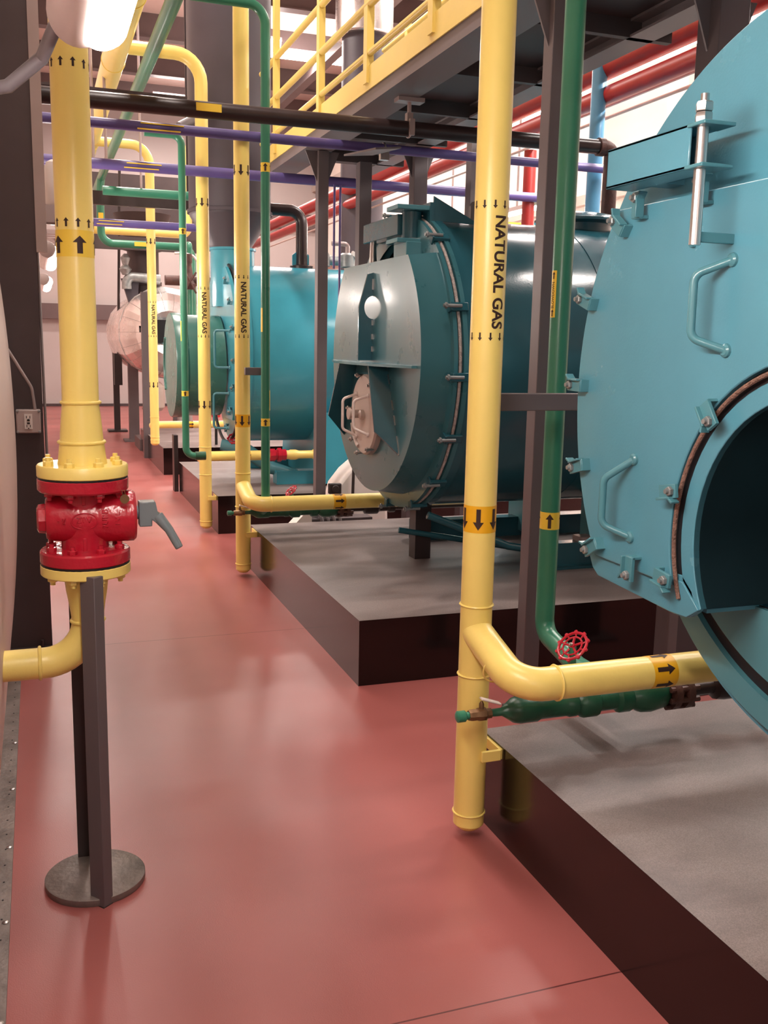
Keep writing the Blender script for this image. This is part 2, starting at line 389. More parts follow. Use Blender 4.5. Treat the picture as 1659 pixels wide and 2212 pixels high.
# arrows & bands on branches (axis x)
def branch_marks(x, y, z, r, t, wband=.085):
    MB().lathe((x-wband/2, y, z), (1, 0, 0), [(r+.0006, 0), (r+.0006, wband)], 36, cap=False).build('band', 'amber', t)
    bm = bmesh.new()
    for i in range(6): arrow_faces(bm, (i-3)*2*PI*r/6-.004, 0, .034, .062, (0, 1))
    e1 = Vector((0, -y, 1.6-z)); wrap(bm, (x, y, z), (1, 0, 0), e1, r, 0, eps=.0014); bm_obj(bm, 'flow_arrows', 'ink', t)
branch_marks(1.765, yh1, .62, GR*.99, g1)
branch_marks(1.87, yh2, .545, GR*.99, g2)
branch_marks(1.70, yh3, .605, GR*.85, g3, .06)
branch_marks(1.72, yh4, .585, GR*.85, g4, .05)
# G3 branch: red union, reducers
MB().lathe((1.90, yh3, .605), (1, 0, 0), [(.048, 0), (.056, .005), (.056, .05), (.045, .055), (.045, .07), (.062, .075), (.062, .105), (.05, .11), (.05, .15)], 8).build('union_fitting', 'red', g3)
MB().lathe((2.03, yh3, .605), (1, 0, 0), [(.040, 0), (.040, .05), (.046, .06), (.046, .11), (.036, .14), (.036, .26), (.044, .27), (.044, .34), (.034, .35), (.034, .62), (.04, .63), (.04, .68), (.033, .69), (.033, .95)], 16).build('coupling', 'yellow', g3)

# header pipes over the aisle
hd = MB().tube([(.655, -1.5, 3.74), (.655, 14.5, 3.74)], .088, seg=32)
for y in (6.42, 8.02, 11.45): hd.ring((.655, y+.3, 3.74), (0, 1, 0), .089, .005, 32, 6)
tag(hd.build('gas_header', 'yellow'), 'thick overhead yellow gas header running down the left of the aisle', 'pipe')
# ---------------------------------------------------------------- left gas main with plug valve
LX, LY = .107, 2.76
t = thing('gas_main', 'thick yellow gas pipe on the left rising from the red valve', 'pipe', (LX, LY, 0))
MB().lathe((LX, LY, 1.256), (0, 0, 1), [(.066, 0), (.063, .02), (.060, .05), (.0585, .058), (.0575, .065), (.056, .09), (.0525, .13), (.0495, .155), (.0485, .17), (.0485, 2.6)], 48).build('riser', 'yellow', t)
MB().ring((LX, LY, 1.425), (0, 0, 1), .050, .005, 48, 8, wob=.0008).build('weld_ring', 'yellow', t); MB().ring((LX, LY, 1.317), (0, 0, 1), .0595, .005, 48, 8, wob=.0009).build('weld_ring', 'yellow', t)
MB().lathe((LX, LY, 1.223), (0, 0, 1), [(.118, 0), (.121, .003), (.121, .03), (.118, .034), (.07, .034)], 48).build('flange', 'yellow', t)
for i in range(8):
    a = PI/8+i*PI/4; MB().bolt((LX+.097*math.cos(a), LY+.097*math.sin(a), 1.256), (0, 0, 1), .0135, .014).build('bolt', 'yellow', t)
bm = bmesh.new()
for z in (2.285, 1.893):
    for i in range(10): arrow_faces(bm, (i-5+.3)*2*PI*.0485/10, z, .0145, .023, (0, 1))
wrap(bm, (LX, LY, 0), (0, 0, 1), tocam(LX, LY), .0485, 0); bm_obj(bm, 'small_arrows', 'ink', t)
MB().lathe((LX, LY, 1.806), (0, 0, 1), [(.0491, 0), (.0491, .068)], 48, cap=False).build('band', 'label_yellow', t)
bm = bmesh.new()
for i in range(5): arrow_faces(bm, (i-2)*2*PI*.0485/5+.012, 1.837, .036, .045, (0, 1))
wrap(bm, (LX, LY, 0), (0, 0, 1), tocam(LX, LY), .0485, 0, eps=.0014); bm_obj(bm, 'flow_arrows', 'ink', t)

t = thing('gas_elbow', 'yellow gas pipe elbow bending from the red valve into the left wall', 'pipe', (LX, LY, .7))
MB().lathe((LX, LY, .950), (0, 0, 1), [(.07, 0), (.118, 0), (.121, .003), (.121, .027), (.118, .03), (.06, .03)], 48).build('flange', 'yellow', t)
for i in range(8):
    a = PI/8+i*PI/4; MB().bolt((LX+.097*math.cos(a), LY+.097*math.sin(a), .950), (0, 0, -1), .0135, .013).build('bolt', 'yellow', t)
MB().lathe((LX, LY, .95), (0, 0, -1), [(.062, 0), (.058, .03), (.056, .05), (.049, .09), (.0445, .125), (.0435, .145)], 40).build('reducer', 'yellow', t)
MB().tube([(LX, LY, .82), (LX, LY, .695), (-.26, LY, .695)], .0435, .12, 36, bs=12).build('elbow', 'yellow', t)
MB().ring((LX, LY, .812), (0, 0, 1), .0445, .005, 40, 8, wob=.001).build('weld_ring', 'yellow', t); MB().ring((-.025, LY, .695), (1, 0, 0), .0445, .005, 40, 8, wob=.0012).build('weld_ring', 'yellow', t)

# plug valve
t = thing('plug_valve', 'glossy red gas valve with bolted flanges and grey lever handle', 'valve', (LX, LY, 1.1))
b = MB()
b.lathe((LX, LY, .984), (0, 0, 1), [(.118, 0), (.121, .003), (.121, .031), (.117, .036), (.064, .04), (.062, .075), (.070, .10), (.074, .118), (.070, .136), (.062, .16), (.064, .196), (.117, .200), (.121, .205), (.121, .233), (.118, .236)], 48)
b.build('body', 'red', t)
b = MB().lathe((LX-.105, LY, 1.107), (1, 0, 0), [(.02, 0), (.055, .004), (.060, .012), (.062, .02), (.068, .06), (.071, .1), (.071, .15), (.072, .155), (.072, .235), (.066, .242), (.02, .246)], 44)
b.build('barrel', 'red', t)
MB().lathe((LX-.125, LY, 1.107), (1, 0, 0), [(.03, 0), (.04, .005), (.042, .025)], 8).build('end_plug', 'red', t)
for i in range(8):
    a = PI/8+i*PI/4; c, s_ = LX+.097*math.cos(a), LY+.097*math.sin(a)
    MB().bolt((c, s_, 1.020), (0, 0, 1), .0135, .013).build('bolt', 'red', t); MB().bolt((c, s_, 1.186), (0, 0, -1), .0135, .014).build('bolt', 'red', t)
MB().box((LX-.008, LY-.069, 1.02), (LX+.002, LY-.05, 1.06)).build('rib', 'red', t, bevel=.002)
MB().box((LX-.008, LY-.069, 1.15), (LX+.002, LY-.05, 1.188)).build('rib', 'red', t, bevel=.002)
MB().lathe((LX, LY, 1.2185), (0, 0, 1), [(.110, 0), (.1195, .0), (.1195, .006), (.110, .006)], 40, cap=False).build('gasket', 'black', t)
MB().lathe((LX, LY, .9785), (0, 0, 1), [(.110, 0), (.1195, .0), (.1195, .006), (.110, .006)], 40, cap=False).build('gasket', 'black', t)
# raised oval emblem on the barrel
em = MB(); pts = []
for i in range(40):
    a = 2*PI*i/40; th = (.022*math.sin(a))/.0715; pts.append((LX-.003+.034*math.cos(a), LY-.0715*math.cos(th), 1.107+.0715*math.sin(th)))
em.tube(pts, .0018, 0, 6, closed=True)
em.build('oval_emblem', 'red', t)
def raised(body, size, cx, cz, rot, r, depth, parent, name, m):
    bm = text_bm(body, size, .02); R = Matrix.Rotation(rot, 3, 'Z')
    for v in bm.verts: v.co = R @ v.co
    ex = bmesh.ops.extrude_face_region(bm, geom=bm.faces[:])
    top = {g for g in ex['geom'] if isinstance(g, bmesh.types.BMVert)}
    for v in bm.verts:
        th = v.co.y/r; rr_ = r+(depth if v in top else -.002)
        v.co = Vector((cx+v.co.x, LY-rr_*math.cos(th+(cz-1.107)/r), 1.107+rr_*math.sin(th+(cz-1.107)/r)))
    return bm_obj(bm, name, m, parent)
raised('A0Z', .022, LX-.003, 1.112, PI, .0715, .0018, t, 'raised_lettering', 'red')
raised('V N D', .011, LX-.003, 1.096, PI*.97, .0715, .0015, t, 'raised_lettering', 'red')
raised('7URB', .022, LX+.052, 1.112, PI/2, .0715, .0018, t, 'raised_lettering', 'red')
raised('2 -', .020, LX-.062, 1.110, PI, .070, .0018, t, 'raised_lettering', 'red')
raised('I V L', .018, LX+.085, 1.112, PI/2, .072, .0016, t, 'raised_lettering', 'red')
# lever
lv = MB().lathe((LX+.14, LY, 1.115), (1, 0, 0), [(.02, 0), (.02, .012)], 12)
lv.poly([(LX+.145, LY-.02, 1.150), (LX+.190, LY-.02, 1.150), (LX+.196, LY-.02, 1.118), (LX+.215, LY-.02, 1.105), (LX+.196, LY-.02, 1.085), (LX+.180, LY-.02, 1.098), (LX+.180, LY-.02, 1.080), (LX+.145, LY-.02, 1.080)], (0, 1, 0), .046)
lv.tube([(LX+.195, LY-.03, 1.108), (LX+.225, LY-.045, 1.07), (LX+.246, LY-.055, 1.03), (LX+.252, LY-.058, 1.018)], [.017, .0125, .012, .011], 0, 14)
lv.build('lever_handle', 'grey_handle', t, bevel=.003)
MB().cyl((LX+.103, LY-.086, 1.168), (LX+.103, LY-.089, 1.168), .0125, seg=24).tube([(LX+.100, LY-.085, 1.178), (LX+.095, LY-.088, 1.192), (LX+.103, LY-.088, 1.192), (LX+.105, LY-.086, 1.178)], .0012, 0, 6).build('brass_tag', 'brass', t)

# valve support: two posts on a disc
t = thing('support_stand', 'dark steel stand of two posts on a round floor plate under the red valve', 'stand', (.105, 2.77, 0))
MB().lathe((.105, 2.775, 0), (0, 0, 1), [(.142, 0), (.144, .003), (.144, .02), (.141, .022), (0, .022)], 56).build('floor_plate', 'sill_metal', t)
MB().poly([(.085, 2.66, 0), (.118, 2.615, 0), (.146, 2.637, 0), (.140, 2.643, 0), (.119, 2.626, 0), (.090, 2.664, 0)], (0, 0, 1), .001).build('foot', 'post_dark', t)
fp = MB(); q = [(.085, 2.660), (.120, 2.618), (.146, 2.640), (.111, 2.682)]
fp.add([(x, y, .0) for x, y in q]+[(x, y, .965) for x, y in q], [(0,1,2,3),(7,6,5,4),(0,4,5,1),(1,5,6,2),(2,6,7,3),(3,7,4,0)]).build('post', 'post', t, bevel=.002)
MB().box((.060, 2.885, .022), (.098, 2.897, .95)).build('post', 'post_dark', t)

# ---------------------------------------------------------------- blowdown (green) pipes
def green_label(x, y, r, t, zc, off, ln=.165, wd=.026, txt=True):
    e1 = tocam(x, y); bm = bmesh.new(); n = 6
    vs = [bm.verts.new((-wd/2+wd*i/n, zc+s*ln/2, 0)) for i in range(n+1) for s in (-1, 1)]
    for i in range(n): bm.faces.new((vs[2*i], vs[2*i+2], vs[2*i+3], vs[2*i+1]))
    wrap(bm, (x, y, 0), (0, 0, 1), e1, r, math.radians(off), eps=.0008, ustep=1); bm_obj(bm, 'label', 'label_yellow', t)
    if txt:
        bm = text_bm('BLOWDOWN', .018, .01); xs = [v.co.x for v in bm.verts]; L = max(xs)-min(xs)
        for v in bm.verts: X, Y = v.co.x*(.092/L), v.co.y; v.co.x = -Y; v.co.y = X+zc-.004
        for s in (-1, 1): arrow_faces(bm, 0, zc+s*.066, .014, .026, (0, 1))
        wrap(bm, (x, y, 0), (0, 0, 1), e1, r, math.radians(off), eps=.0016, ustep=.003); bm_obj(bm, 'lettering', 'ink', t)
def green_band(x, y, r, t, z, h=.065):
    MB().lathe((x, y, z-h/2), (0, 0, 1), [(r+.0006, 0), (r+.0006, h)], 32, cap=False).build('band', 'label_yellow', t)
    bm = bmesh.new()
    for i in range(4): arrow_faces(bm, (i-2)*2*PI*r/4, z, .030, h*.84, (0, 1))
    wrap(bm, (x, y, 0), (0, 0, 1), tocam(x, y), r, 0, eps=.0014); bm_obj(bm, 'flow_arrows', 'ink', t)
t = thing('blowdown_pipe', 'nearest vertical green blowdown pipe with yellow arrow band, right of the big gas riser', 'pipe', (1.80, 3.15, 0), 'green blowdown risers')
MB().tube([(1.795, 3.15, 3.9), (1.795, 3.15, .52), (1.795, 2.90, .466), (1.795, 2.60, .466)], .0365, .07, 32).build('riser', 'green', t)
green_band(1.795, 3.15, .0365, t, .958); green_label(1.795, 3.15, .0365, t, 1.786, -50)
t = thing('blowdown_pipe', 'green blowdown pipe close beside the second gas riser, bending left at its top', 'pipe', (1.38, 6.17, 0), 'green blowdown risers')
MB().tube([(.84, 6.17, 3.60), (1.385, 6.17, 3.60), (1.385, 6.17, .52), (1.385, 6.28, .466)], .029, .11, 28, bs=10).build('riser', 'green', t)
green_band(1.385, 6.17, .029, t, 1.078, .05); green_band(1.385, 6.17, .029, t, 2.66, .055); green_label(1.385, 6.17, .029, t, 1.73, -58, .15, .022, False); green_label(1.385, 6.17, .029, t, 1.22, 78, .13, .022, False)
t = thing('blowdown_pipe', 'slim green blowdown pipe in front of the small round windbox drum', 'pipe', (1.07, 7.57, 0), 'green blowdown risers')
MB().tube([(.80, 7.57, 3.08), (1.068, 7.57, 3.08), (1.068, 7.57, .70), (1.22, 7.57, .70)], .027, .07, 24).build('riser', 'green', t)
green_band(1.068, 7.57, .027, t, 2.395, .045); green_band(1.068, 7.57, .027, t, 1.186, .04); green_label(1.068, 7.57, .027, t, 1.66, -70, .15, .02, False)
MB().tube([(1.14, 7.57, .70), (1.22, 7.57, .70)], .034, 0, 12).build('coupling', 'green_dark', t)
o = MB().tube([(.84, -1, 3.56), (.84, 16.5, 3.56)], .048, seg=24).build('blowdown_header', 'green')
tag(o, 'overhead green header pipe running away diagonally above the aisle', 'pipe')
o = MB().tube([(.69, 10.5, 3.06), (1.60, 10.5, 3.06)], .045, seg=20).build('green_cross_pipe', 'green'); tag(o, 'horizontal green pipe crossing above a dark beam, left background', 'pipe')
t = thing('green_loop_pipe', 'far green pipe dropping from the ceiling and turning right over the silver tank', 'pipe', (.83, 13, 2.77))
MB().tube([(.84, 13, 3.56), (.82, 13, 3.40), (.82, 13, 2.77), (1.95, 13, 2.77), (1.95, 13, 1.9)], .048, .14, 22).build('riser', 'green', t)
MB().box((1.22, 12.945, 2.748), (1.44, 12.951, 2.80)).build('label', 'label_yellow', t)
MB().box((.79, 12.945, 2.99), (.85, 12.951, 3.13)).build('label', 'label_yellow', t)
o = MB().tube([(1.83, 13.0, 2.80), (1.83, 12.4, 2.75), (1.83, 12.4, 1.75)], .035, .05, seg=16).build('green_drop_pipe', 'green'); tag(o, 'thin green vertical pipe behind the gas riser, above the green drum', 'pipe')

# ---------------------------------------------------------------- drip leg valve trains under the branches
def hand_wheel(c, n, R, parent, m='red', teeth=True):
    c = Vector(c); n = Vector(n).normalized(); e1 = n.orthogonal().normalized(); e2 = n.cross(e1)
    w = MB(); P = lambda a, r, h=0: c+(e1*math.cos(a)+e2*math.sin(a))*r+n*h
    w.tube([P(2*PI*i/40, R*.93) for i in range(40)], R*.09, 0, 8, closed=True)
    w.tube([P(2*PI*i/30, R*.62) for i in range(30)], R*.06, 0, 6, closed=True)
    for i in range(10):
        a = 2*PI*i/10; w.tube([P(a-.12, R*.66), P(a, R*.93)], R*.05, 0, 6); w.lathe(P(a, R)-n*R*.06, n, [(R*.12, 0), (R*.12, R*.12)], 8)
    for i in range(5): a = 2*PI*i/5; w.tube([P(a, R*.1), P(a, R*.66, 0)], R*.075, 0, 6)
    w.lathe(c-n*R*.1, n, [(R*.2, 0), (R*.2, R*.22)], 12)
    h = w.build('hand_wheel', m, parent)
    MB().bolt(c+n*R*.12, n, R*.13, R*.1).build('wheel_nut', 'steel', h)
    return h
def train(x0, y, z, sc, lab, xend, wheel=None, tagw=True):
    t = thing('blowdown_valve_train', lab, 'valve', (x0, y, z), 'blowdown valve trains below the gas branches')
    P = lambda x: (x, y, z)
    MB().lathe(P(x0), (1, 0, 0), [(.012*sc, 0), (.0185*sc, .004), (.0185*sc, .028), (.013*sc, .033), (.011*sc, .05)], 10).build('end_plug', 'green', t)
    MB().lathe(P(x0+.042), (1, 0, 0), [(.016*sc, 0), (.019*sc, .01), (.019*sc, .03), (.022*sc, .035), (.022*sc, .055), (.017*sc, .06), (.017*sc, .075)], 8).lathe((x0+.085, y, z+.012), (0, 0, 1), [(.008, 0), (.008, .022), (.004, .03)], 10).build('brass_valve', 'brass', t)
    MB().obox((x0+.115, y, z+.040), (1, 0, -.35), (0, 1, 0), (.35, 0, 1), .036, .011, .0035).build('white_lever', 'white_plastic', t, bevel=.003)
    b = MB().lathe(P(x0+.115), (1, 0, 0), [(.012, 0), (.013, .04), (.026*sc, .06), (.040*sc, .08), (.044*sc, .1), (.044*sc, .16), (.038*sc, .17), (.038*sc, .27), (.042*sc, .275), (.042*sc, .30), (.034*sc, .305), (.050*sc, .325), (.050*sc, .375), (.036*sc, .385), (.036*sc, .45), (.048*sc, .46), (.048*sc, .50), (.037*sc, .51), (.055*sc, .54), (.058*sc, .58), (.050*sc, .63), (.036*sc, .65)], 14)
    b.build('valve_bodies', 'green_dark', t)
    x1 = x0+.115+.65
    b = MB().lathe(P(x1), (1, 0, 0), [(.03*sc, 0), (.06*sc, .005), (.06*sc, .03), (.04*sc, .035), (.04*sc, .05), (.06*sc, .055), (.06*sc, .08), (.03*sc, .085)], 18)
    for k in range(8):
        a = k*PI/4+.3; b.cyl((x1-.012, y+.05*sc*math.cos(a), z+.05*sc*math.sin(a)), (x1+.1, y+.05*sc*math.cos(a), z+.05*sc*math.sin(a)), .010*sc, seg=8)
    b.build('bolted_flange', 'rust', t)
    MB().lathe(P(x1+.085), (1, 0, 0), [(.024*sc, 0), (.024*sc, .10), (.044*sc, .11), (.048*sc, .14), (.048*sc, .2), (.03*sc, .22), (.03*sc, .28), (.04*sc, .29), (.04*sc, .33), (.024*sc, .34), (.024*sc, max(.36, xend-x1-.085))], 12).build('pipe_end', 'black_pipe', t)
    if wheel:
        c, n, R = wheel
        MB().tube([(c[0]+.02, c[1]+.02, z), c], .013, 0, 10).lathe((c[0]+.03, c[1]+.02, z+.02), Vector(n), [(.035, 0), (.030, .05), (.018, .06)], 8).build('bonnet', 'green', t)
        hand_wheel(c, n, R, t)
    return t
train(1.178, 2.58, .466, 1.0, 'green valve train with red hand wheel under the nearest gas branch', 2.45, ((1.60, 2.62, .645), (-.78, -.21, .81), .055))
train(1.150, 6.28, .466, .95, 'smaller green valve train under the second gas branch, beside the middle pad', 2.9, ((1.61, 6.38, .588), (-.78, -.21, .81), .045))
t = thing('blowdown_valve_train', 'teal-green slanting valve train with red wheel beyond the third gas riser', 'valve', (1.8, 8.8, .5))
MB().tube([(1.55, 8.75, .66), (1.75, 8.7, .62), (2.0, 8.6, .45), (2.2, 8.5, .40)], [.05, .07, .06, .045], 0, 14).build('valve_bodies', 'teal_door', t)
hand_wheel((1.68, 8.72, .72), (-.3, -.5, .8), .075, t)

# brackets yellow-green pipes
o = MB().box((1.31, 2.81, 1.392), (1.765, 2.85, 1.448)).build('pipe_bracket', 'post', bevel=.003)
tag(o, 'grey flat bracket joining the nearest gas riser to the green pipe', 'bracket')
o = MB().box((1.28, 6.30, 1.375), (1.395, 6.34, 1.425)).build('pipe_bracket', 'post', bevel=.003)
tag(o, 'small grey bracket between the second gas riser and its green pipe', 'bracket')

# ================================================================== BOILER 1 (nearest, right)
def door_clamp(parent, X, y, z, ang, m, w=.05):
    """L-shaped clamp on a door edge at plane X; ang = direction (in the y,z plane) pointing off the door"""
    d = Vector((0, math.cos(ang), math.sin(ang))); n = Vector((-1, 0, 0)); s_ = d.cross(n)
    c = Vector((X, y, z))
    b = MB(); b.obox(c+n*.026-d*.004, d, s_, n, .032, .017, .005); b.obox(c+n*.014-d*.034, d, s_, n, .004, .017, .014)
    b.obox(c+n*.030-d*.010+s_*.016, d, s_, n, .026, .003, .012); b.obox(c+n*.030+d*.017+s_*.022, (d+s_*.8), (s_-d*.8), n, .010, .003, .012)
    o = b.build('clamp', m, parent, bevel=.0015)
    MB().bolt(c+n*.031+d*.012, n, .012, .010).build('nut', 'steel_dull', o)
    return o
def bar_handle(parent, X, a, b, g1, g2, out, m, r=.0095, foot=True):
    P = lambda p, o_=0: Vector((X-o_, p[0], p[1]))
    mb = MB().tube([P(a), P(g1, out), P(g2, out), P(b)], r, .028, 14, bs=6)
    if foot:
        for p in (a, b): mb.lathe(P(p), (-1, 0, 0), [(r*1.7, 0), (r*1.6, .006), (r*1.1, .010)], 14)
    return mb.build('handle', m, parent)
def shape_disc(cy, cz, R, zt, zb, notch=None, n=90, corner=.0):
    """outline (y,z) of a disc cut flat at zt / zb with a round burner notch (cy2,cz2,R2)"""
    pts = []
    a_t = math.asin(min(1, (zt-cz)/R)); a_b = math.asin(max(-1, (zb-cz)/R))
    for i in range(n+1):
        a = a_b+(a_t-a_b)*i/n; pts.append((cy+R*math.cos(a), cz+R*math.sin(a)))
    left = [(2*cy-y, z) for y, z in reversed(pts)]
    pts = pts+left
    if notch:
        y2, z2, R2 = notch; h = math.sqrt(R2**2-(z2-zb)**2)
        a0 = math.atan2(zb-z2, -h); a1 = math.atan2(zb-z2, h)+0
        a0 = a0 if a0 > 0 else a0+2*PI
        if a1 < 0: a1 = a1
        N = 44
        for i in range(N+1):
            a = a0+(a1-a0)*i/N; pts.append((y2+R2*math.cos(a), z2+R2*math.sin(a)))
    return pts
B1Y, B1Z = 1.60, 1.48
t = thing('boiler', 'huge blue boiler at the right edge with round clamped front door', 'boiler', (1.6, B1Y, .32), 'boilers standing on the pads')
MB().lathe((1.66, B1Y, B1Z), (1, 0, 0), [(.80, 0), (.835, .001), (.835, .03), (.815, .032), (.815, 3.2)], 96, cap=False).build('shell', 'teal', t)
# upper smoke box
def partial(o_x, d, R, cy, cz, a0, a1, seg=64):
    mb = MB(); vs = []
    for i in range(seg+1):
        a = a0+(a1-a0)*i/seg; y, z = cy+R*math.cos(a), cz+R*math.sin(a); vs += [(o_x, y, z), (o_x+d, y, z)]
    fs = [(2*i, 2*i+1, 2*i+3, 2*i+2) for i in range(seg)]
    return mb.add(vs, fs)
al = math.asin((.985-B1Z)/.80)
partial(1.495, .165, .80, B1Y, B1Z, al, PI-al).build('smoke_box', 'teal', t)
# tube-sheet plate seen above the door (cut flat just under the door's top edge)
pl_ = [(y, z) for y, z in shape_disc(B1Y, B1Z, .845, B1Z+.844, 1.60)]
MB().poly([(1.4775, y, z) for y, z in pl_], (1, 0, 0), .018).build('front_plate', 'teal', t, bevel=.002)
nt_ = (1.525, 1.168, .345)
MB().box((1.495, 1.85, .975), (1.66, 2.225, .985)).build('smoke_box_floor', 'teal', t)
MB().box((1.495, .97, .975), (1.66, 1.20, .985)).build('smoke_box_floor', 'teal', t)
gy = shape_disc(B1Y, B1Z, .79, 1.93, 1.01, (nt_[0], nt_[1], .372))
MB().poly([(1.474, y, z) for y, z in gy], (1, 0, 0), .030).build('gasket_board', 'rubber', t)
dr = shape_disc(B1Y, B1Z, .812, 1.955, 1.03, (nt_[0], nt_[1], .420))
MB().poly([(1.4525, y, z) for y, z in dr], (1, 0, 0), .019).build('front_door', 'teal', t, bevel=.003)
door1 = bpy.data.objects['front_door']
# lower flange lip under / around burner notch
lip = shape_disc(B1Y, B1Z, .79, 1.30, .968, nt_)
# ring strip between notch radii, plus base strip with rounded corner
N = 40; a_s = math.asin((.995-nt_[1])/nt_[2]); outer = []; inner = []
for i in range(N+1):
    a = a_s+(PI-2*a_s)*i/N; inner.append((nt_[0]+.345*math.cos(a), nt_[1]+.345*math.sin(a))); outer.append((nt_[0]+.392*math.cos(a), nt_[1]+.392*math.sin(a)))
mb = MB(); vs = []; fs = []
for (y0, z0), (y1, z1) in zip(inner, outer): vs += [(1.455, y0, z0), (1.455, y1, z1), (1.475, y0, z0), (1.475, y1, z1)]
for i in range(N): b = 4*i; fs += [(b, b+1, b+5, b+4), (b+2, b+6, b+7, b+3), (b, b+4, b+6, b+2), (b+1, b+3, b+7, b+5)]
mb.add(vs, fs)
mb.poly([(1.463, 1.835, .985), (1.463, 1.860, .966), (1.463, 1.89, .958), (1.463, 1.92, .957), (1.463, 2.27, .972), (1.463, 2.30, .99), (1.463, 2.325, 1.03), (1.463, 2.20, 1.04), (1.463, 1.90, 1.06), (1.463, 1.86, 1.03)], (1, 0, 0), .016)
mb.poly([(1.459, 1.826, .992), (1.459, 1.868, .963), (1.459, 1.935, .960), (1.459, 1.935, 1.045), (1.459, 1.893, 1.045)], (1, 0, 0), .018)
mb.build('lower_flange', 'teal', t, bevel=.002)
# rope gasket in the groove round the burner notch
rp = MB(); pts = []
for i in range(60):
    a = -.42+(PI+.84)*i/59; pts.append((1.446, nt_[0]+.406*math.cos(a), nt_[1]+.406*math.sin(a)))
rp.tube(pts, .0055, 0, 8).build('rope_gasket', 'rope', t)
# burner cavity
mb = MB(); vs = []; fs = []
for i in range(N+1):
    a = a_s+(PI-2*a_s)*i/N
    y, z = nt_[0]+.345*math.cos(a), nt_[1]+.345*math.sin(a); vs += [(1.458, y, z), (2.40, y, z)]
for i in range(N): fs.append((2*i, 2*i+1, 2*i+3, 2*i+2))
mb.add(vs, fs).build('burner_throat', 'throat_shade', t)
# lower ring, groove and cover below the smoke box
aa = PI-math.asin(.495/.735); MB().lathe((1.632, B1Y, B1Z), (1, 0, 0), [(.735, 0), (.800, 0), (.803, .003), (.803, .03), (.735, .03), (.735, 0)], 72, cap=False, a0=PI/2+.74, a1=1.5*PI-.74).build('front_ring', 'teal_door', t)
MB().poly([(1.652, y, z) for y, z in shape_disc(B1Y, B1Z, .738, .984, B1Z-.7379)], (1, 0, 0), .004).build('groove_plate', 'rubber', t)
MB().poly([(1.644, y, z) for y, z in shape_disc(B1Y, B1Z, .695, .982, B1Z-.6949)], (1, 0, 0), .012).build('lower_cover', 'teal_door', t)
for (y, z, a) in [(2.366-.0, 1.726, .32), (2.392, 1.495, .02), (2.360, 1.268, -.28), (2.262, 1.054, -.55), (2.225, 1.915, .62), (2.137, 1.955, PI/2), (1.89, 1.960, PI/2), (2.07, 1.035, -PI/2), (1.925, 1.048, PI+.1), (1.925, 1.263, PI-.2), (1.80, 1.452, -2.2)]:
    door_clamp(t, 1.445, y, z, a, 'teal_door')
bar_handle(t, 1.443, (1.791, 1.795), (1.790, 1.599), (1.850, 1.765), (1.848, 1.625), .055, 'teal_door')
bar_handle(t, 1.443, (2.112, 1.318), (2.108, 1.114), (2.165, 1.262), (2.165, 1.140), .055, 'teal_door')
# davit arm : open channel along y, hinge rod
a = MB(); xa, xb = 1.325, 1.40
a.box((xa, 1.815, 1.980), (xa+.006, 2.135, 2.072)).box((xa, 1.815, 2.064), (xb, 2.135, 2.072)).box((xa, 1.815, 1.980), (xb, 2.135, 1.988)).box((xb-.006, 1.86, 1.98), (xb, 2.135, 2.072)).box((xa, 2.129, 1.98), (xb, 2.135, 2.072))
da = a.build('davit_arm', 'teal', t, bevel=.002)
a = MB(); ry, rx = 1.800, 1.345
a.cyl((rx, ry, 1.822), (rx, ry, 2.075), .0125, seg=18)
a.build('hinge_rod', 'steel', da)
a = MB().obox((rx+.015, ry-.008, 2.067), (1, 0, 0), (0, 1, 0), (0, 0, 1), .04, .03, .004).obox((rx+.015, ry-.008, 1.982), (1, 0, 0), (0, 1, 0), (0, 0, 1), .04, .03, .004)
a.build('rod_collar', 'teal_door', da, bevel=.002)
MB().hexa((rx, ry, 2.071), (0, 0, 1), .019, .022).hexa((rx, ry, 2.094), (0, 0, 1), .019, .02).cyl((rx, ry, 2.11), (rx, ry, 2.13), .009, seg=12).build('rod_nut', 'steel', da)
MB().box((1.432, 1.925, 1.832), (1.446, 1.937, 1.945)).build('weld_bead', 'teal_door', t, bevel=.003)
MB().box((rx-.004, ry-.006, 1.828), (1.446, ry+.006, 1.85)).build('rod_lug', 'teal_door', t, bevel=.002)
MB().box((1.40, 2.02, 1.985), (1.47, 2.08, 2.065)).build('arm_bracket', 'teal', t)
for xs in (2.75, 3.9):
    MB().poly([(xs, B1Y-.72, .34), (xs, B1Y+.72, .34), (xs, B1Y+.62, .95), (xs, B1Y+.30, .74), (xs, B1Y, .68), (xs, B1Y-.30, .74), (xs, B1Y-.62, .95)], (1, 0, 0), .07).build('saddle', 'teal', t)
MB().box((2.6, B1Y-.75, .32), (4.8, B1Y-.65, .44)).box((2.6, B1Y+.65, .32), (4.8, B1Y+.75, .44)).build('skid', 'teal', t)

# ================================================================== BOILER 2 (dark teal drum, middle)
B2Y, B2Z = 5.36, 1.48
t = thing('boiler', 'dark teal drum boiler with round stiffened front door, centre of picture', 'boiler', (2, B2Y, .32), 'boilers standing on the pads')
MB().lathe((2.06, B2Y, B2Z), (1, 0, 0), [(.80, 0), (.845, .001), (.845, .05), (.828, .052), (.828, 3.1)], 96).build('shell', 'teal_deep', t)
for x in (2.9, 3.9): MB().ring((x, B2Y, B2Z), (1, 0, 0), .829, .002, 96, 5).build('shell_seam', 'teal_deep', t)
